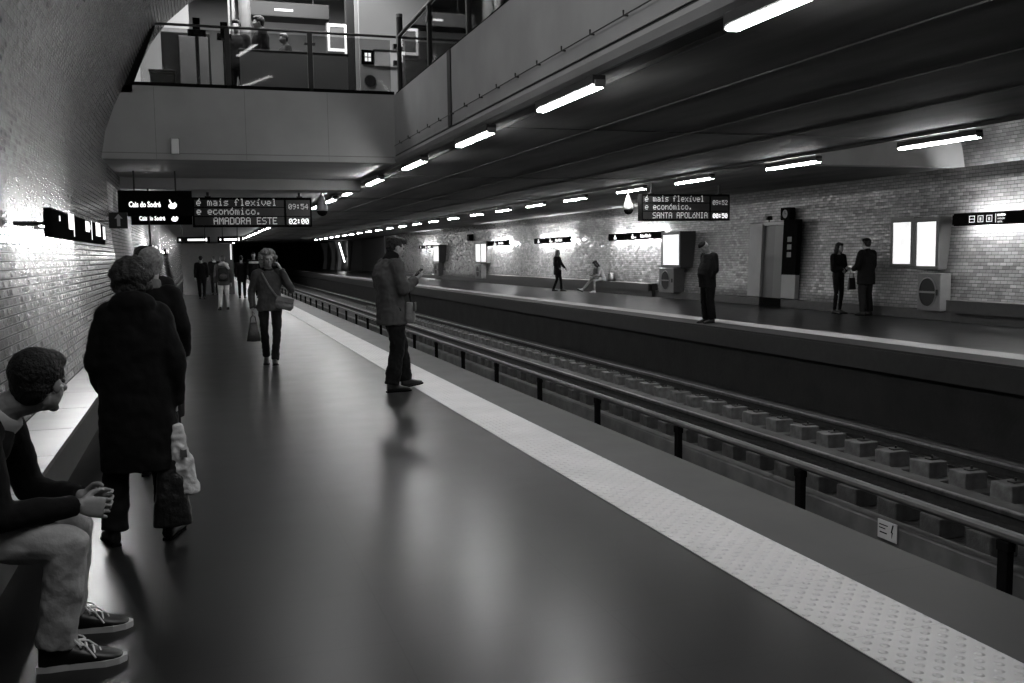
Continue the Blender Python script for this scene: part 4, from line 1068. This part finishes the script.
b = BM(); ell(b, (0, 0, -.02), (.135, .05, .085)); ringloft(b, [(V((0, 0, .065)), V((1, 0, 0)), V((0, 1, 0)), .11, .035), (V((0, 0, -.05)), V((1, 0, 0)), V((0, 1, 0)), .135, .055), (V((0, 0, -.10)), V((1, 0, 0)), V((0, 1, 0)), .11, .045)], 20, 2.8)
blob('bag_body', b, M_LEATH, t, .009, 4, .004, 16)
b = BM(); box(b, -.12, .12, .045, .062, .0, .075, .006); obj('flap', b, M_LEATH, t)
t['label'] = 'grey leather bag slung across the walking woman on a long strap'
stp = BM(); Mi = t.matrix_world.inverted() @ W5
pts = [(.10, -.02, 1.335), (.075, .10, 1.27), (.0, .135, 1.12), (-.08, .15, 1.0), (-.14, .135, .93)]
tube(stp, [Mi @ V(p) for p in pts], .012, 8); obj('strap', stp, M_LEATH, t)

# ---- 6 the man with the phone
HIPJ = [(-.20, .195, .155, 0), (-.05, .195, .15, 0), (.2, .182, .14, 0), (.45, .185, .14, 0), (.65, .198, .145, -.01), (.82, .19, .125, -.01), (.93, .13, .095, 0), (1.0, .085, .085, .01)]
M6 = Matrix.Translation((2.035, 10.48, 0)) @ Matrix.Rotation(-PI/2+.22, 4, 'Z')
pm_, J, HM = person('person', 'man in a grey jacket standing on the studded strip, looking down at his phone', (2.035, 10.48, 0), -PI/2+.22, 1.76, M_GRC, M_BLK, hair_short(M_HAIRD, 1.05, True, .008), vox=.010, prof=HIPJ, sleeve=(.086, .070, .052), top_n='jacket', eyes=True, crump=.012,
    head=(-.12, -.24, 0), over=dict(chest=(0, -.05, 1.27), neck=(0, 0, 1.475), head=(0, .075, 1.605), eR=(.225, .05, 1.14), wR=(.115, .245, 1.25), eL=(-.215, .06, 1.14), wL=(-.06, .25, 1.24), aR=(.09, -.06, .095), kR=(.10, .02, .5), aL=(-.12, .20, .105), kL=(-.105, .15, .5), sR=(.185, .0, 1.405), sL=(-.185, .0, 1.405)),
    hands=dict(R=((-.45, .75, .25), (-.4, .0, .9), .75), L=((.5, .8, .2), (.4, .1, .9), .75)), feet=dict(R=(.05, 1, 0), L=(-.15, 1, .10)), collar=(M_BLK, .095), legr=(.10, .082, .082), bvox=.006)
t = worn('mobile_phone', 'phone held up in front of the man in the grey jacket', 'phone', M6 @ Matrix.Translation((.02, .335, 1.325)) @ Matrix.Rotation(.75, 4, 'X'))
obj('body', box(BM(), -.030, .030, -.05, .06, -.006, .006, .004), M_BLACK, t); obj('screen', box(BM(), -.026, .026, -.042, .052, .006, .008), mat('phone_screen', .05, .1), t)
t = worn('messenger_bag', 'grey fabric bag worn at the front hip of the man in the grey jacket', 'bag', M6 @ Matrix.Translation((.13, .165, .90)) @ Matrix.Rotation(-.55, 4, 'Z'))
b = BM(); ringloft(b, [(V((0, 0, .10)), V((1, 0, 0)), V((0, 1, 0)), .085, .035), (V((0, 0, .04)), V((1, 0, 0)), V((0, 1, 0)), .10, .05), (V((0, 0, -.08)), V((1, 0, 0)), V((0, 1, 0)), .11, .062), (V((0, 0, -.13)), V((1, 0, 0)), V((0, 1, 0)), .09, .05)], 20, 2.8)
blob('bag_body', b, M_MIDC, t, .009, 4, .006, 16); b = BM(); box(b, -.09, .09, .048, .066, -.0, .10, .006); obj('flap', b, M_GRC, t)
Mi = t.matrix_world.inverted() @ M6
b = BM(); tube(b, [Mi @ V(p) for p in ((-.12, .02, 1.475), (-.02, .165, 1.33), (.06, .185, 1.15), (.12, .19, 1.0))], .014, 8); obj('strap', b, M_DKC, t)

# ---- 7 the man with the flat cap on the opposite platform
BELLY = [(-.20, .19, .16, .02), (-.05, .19, .165, .03), (.15, .19, .18, .05), (.35, .19, .175, .045), (.6, .19, .15, .01), (.8, .185, .125, -.01), (.92, .135, .10, 0), (1.0, .085, .085, .01)]
person('person', 'stout man in a dark suit and flat cap looking down on the opposite platform edge', (10.23, 17.78, 0), PI/2+.1, 1.75, M_BLK, M_BLK, hair_bald_grey, vox=.012, prof=BELLY, head=(0, -.62, 0), over=dict(head=(0, .12, 1.60), neck=(0, .01, 1.46), eR=(.235, -.03, 1.12), wR=(.15, .05, .96), eL=(-.235, -.03, 1.12), wL=(-.15, .05, .96)),
    legr=(.105, .09, .088), feet=dict(R=(.1, 1, 0), L=(-.1, 1, 0)))

# ---- 8, 9 the couple by the wall
person('person', 'slim woman in a dark jacket and tight trousers facing the man by the brick wall', (14.30, 18.85, 0), PI+.25, 1.66, M_BLK, M_BLK, hair_long(M_HAIRD, .18), vox=.013, head=(0, -.1, 0), legr=(.085, .055, .042),
    over=dict(eR=(.22, .02, 1.04), wR=(-.02, .18, 1.06), eL=(-.22, .02, 1.02), wL=(.04, .20, 1.0)), prof=[(-.05, .165, .12, 0), (.1, .16, .12, 0), (.35, .15, .11, 0), (.62, .165, .12, 0), (.8, .165, .11, 0), (.92, .12, .09, 0), (1.0, .07, .07, .01)], hem_extra=None)
person('person', 'man in a dark knee-length coat leaning by the brick wall, facing the slim woman', (14.42, 18.02, 0), .15, 1.74, M_BLK, M_DKC, hair_short(M_HAIRD, 1.04), vox=.013, prof=[(-.24, .215, .17, 0), (-.05, .21, .165, 0), (.2, .2, .155, 0), (.45, .2, .15, 0), (.65, .205, .15, 0), (.82, .195, .13, -.01), (.93, .13, .10, 0), (1.0, .085, .085, 0)], sleeve=(.088, .074, .055),
    over=dict(eL=(-.25, .02, 1.12), wL=(-.17, .23, 1.05), eR=(.25, .02, 1.12), wR=(.10, .25, 1.06)), legr=(.105, .085, .08), top_n='coat', collar=(M_BLK, .06))
t = thing('shopping_bag', 'dark bag hanging in front of the man by the brick wall', 'bag', (14.27, 18.33, .98))
b = BM(); bag_solid(b, (0, 0, -.12), .28, .09, .12, .05); blob('bag_body', b, M_BLKLEA, t, .01, 3)
b = BM(); tube(b, [(-.06, 0, -.14), (-.03, 0, .02), (.03, 0, .02), (.06, 0, -.14)], .008, 6); obj('handle', b, M_BLKLEA, t)

# ---- 10 the walking woman and 11 the seated one opposite
person('person', 'woman in a dark coat walking along the opposite platform, one arm swung out', (13.55, 35.3, 0), PI+.75, 1.64, M_BLK, M_BLK, hair_long(M_HAIRB, .16), vox=.016, prof=COATS, top_n='coat', over=dict(eL=(-.32, .0, 1.13), wL=(-.50, .08, .92), eR=(.25, .0, 1.06), wR=(.15, .16, .92), aR=(.07, -.16, .10), aL=(-.06, .14, .09), kL=(-.08, .1, .46)), legr=(.085, .06, .055), collar=(M_MIDC, .04))
person('person', 'woman with long dark hair bent forward on the opposite bench, one leg stretched out', (14.55, 33.2, 0), PI/2+.15, 1.64, M_MIDC, M_MIDC, hair_long(M_HAIRD, .28, .02), vox=.016, head=(-.5, -.6, 0),
    over=dict(pelvis=(0, 0, .55), chest=(0, .13, .82), neck=(0, .24, .97), head=(0, .30, 1.10), sR=(.16, .2, .92), sL=(-.16, .2, .92), eR=(.2, .25, .68), wR=(.1, .45, .62), eL=(-.2, .28, .68), wL=(-.08, .48, .60), hR=(.09, .03, .53), hL=(-.09, .03, .53), kR=(.11, .42, .50), kL=(-.13, .45, .47), aR=(.12, .80, .14), aL=(-.10, .42, .09)), legr=(.085, .06, .055), feet=dict(R=(.0, 1, .5), L=(0, 1, 0)), shoe=M_LIGHTC)
t = thing('handbag', 'dark bag standing on the bench beside the bent-over woman', 'bag', (14.58, 32.45, .45))
b = BM(); bag_solid(b, (0, 0, .30), .30, .12, .16, .17); blob('bag_body', b, M_BLKLEA, t, .014, 3)
b = BM(); tube(b, [(-.06, 0, .28), (-.04, 0, .38), (.04, 0, .38), (.06, 0, .28)], .012, 6); obj('handle', b, M_BLKLEA, t)

# ---- far people on the near platform
far = 'people far down the near platform'
person('person', 'person in dark clothes walking away beside the stair enclosure', (.13, 37.4, 0), 0, 1.62, M_BLK, M_BLK, hair_short(M_HAIRD), vox=.018, group=far, over=dict(aR=(.07, -.12, .09), aL=(-.07, .12, .09)))
person('person', 'small dark figure deepest on the platform, left of the backpack wearer', (.66, 41.3, 0), .2, 1.64, M_BLK, M_BLK, hair_short(M_HAIRB), vox=.018, group=far, collar=(M_LIGHTC, .05))
bp, J, HM = person('person', 'person in pale trousers and a pale scarf walking away with a backpack', (.70, 29.1, 0), .1, 1.60, M_GRC, M_LIGHTC, hair_short(M_HAIRB, 1.05), vox=.014, group=far, over=dict(aR=(.12, .10, .09), aL=(-.12, -.08, .09)))
b = BM()
for k in range(10): 
    a = PI*(.95+k*.17); ell(b, (.10*math.cos(a)+.02, -.06+.08*math.sin(a)*.5, 1.33+.02*math.sin(k)), (.05, .045, .05), None, 2)
limb(b, [(.02, -.12, 1.37), (.10, -.13, 1.30), (.15, -.10, 1.22)], [.05, .05, .035]); blob('scarf', b, M_LIGHTC, bp, .014, 3)
t = worn('backpack', 'dark backpack on the person in pale trousers', 'backpack', Matrix.Translation((.70, 29.1, 0)) @ Matrix.Rotation(.1, 4, 'Z') @ Matrix.Translation((-.03, -.20, 1.05)))
b = BM(); ringloft(b, [(V((0, 0, .19)), V((1, 0, 0)), V((0, 1, 0)), .10, .05), (V((0, 0, .13)), V((1, 0, 0)), V((0, 1, 0)), .14, .085), (V((0, 0, -.15)), V((1, 0, 0)), V((0, 1, 0)), .15, .10), (V((0, 0, -.2)), V((1, 0, 0)), V((0, 1, 0)), .13, .08)], 20, 3); blob('bag_body', b, M_DKC, t, .012, 3)
b = BM(); ell(b, (0, -.10, -.06), (.11, .045, .09)); blob('front_pocket', b, M_GRC, t, .012, 3)
person('person', 'person in dark clothes just right of the backpack wearer', (1.58, 37.5, 0), -.1, 1.60, M_BLK, M_BLK, hair_short(M_HAIRD), vox=.018, group=far, prof=COATS, top_n='coat')
sp, J, HM = person('person', 'person in a dark top with a pale chest band near the platform edge', (2.02, 37.2, 0), PI, 1.72, M_BLK, M_BLK, hair_short(M_HAIRD), vox=.018, group=far)
b = BM(); ringloft(b, [(V((0, 0, 1.30)), V((1, 0, 0)), V((0, 1, 0)), .19, .14), (V((0, 0, 1.38)), V((1, 0, 0)), V((0, 1, 0)), .185, .135)], 20, 2.4); blob('chest_band', b, M_LIGHTC, sp, .016, 2)

# ---- people behind the mezzanine glass
person('person', 'broad dark-coated person with round dark hair behind the mezzanine counter', (1.24, 18.0, 4.22), PI*.55, 1.60, M_BLK, M_BLK, hair_short(M_HAIRD, 1.1), vox=.014, prof=LONG, sleeve=(.095, .08, .06), top_n='coat')
person('person', 'dark-haired person left of the broad one on the mezzanine', (.86, 18.4, 4.22), PI*.9, 1.60, M_DKC, M_BLK, hair_short(M_HAIRD, 1.08), vox=.016)
person('person', 'smaller grey-clad person right of the broad one on the mezzanine', (1.68, 18.1, 4.22), PI*.6, 1.34, M_GRC, M_BLK, hair_short(M_HAIRB, 1.05), vox=.016)
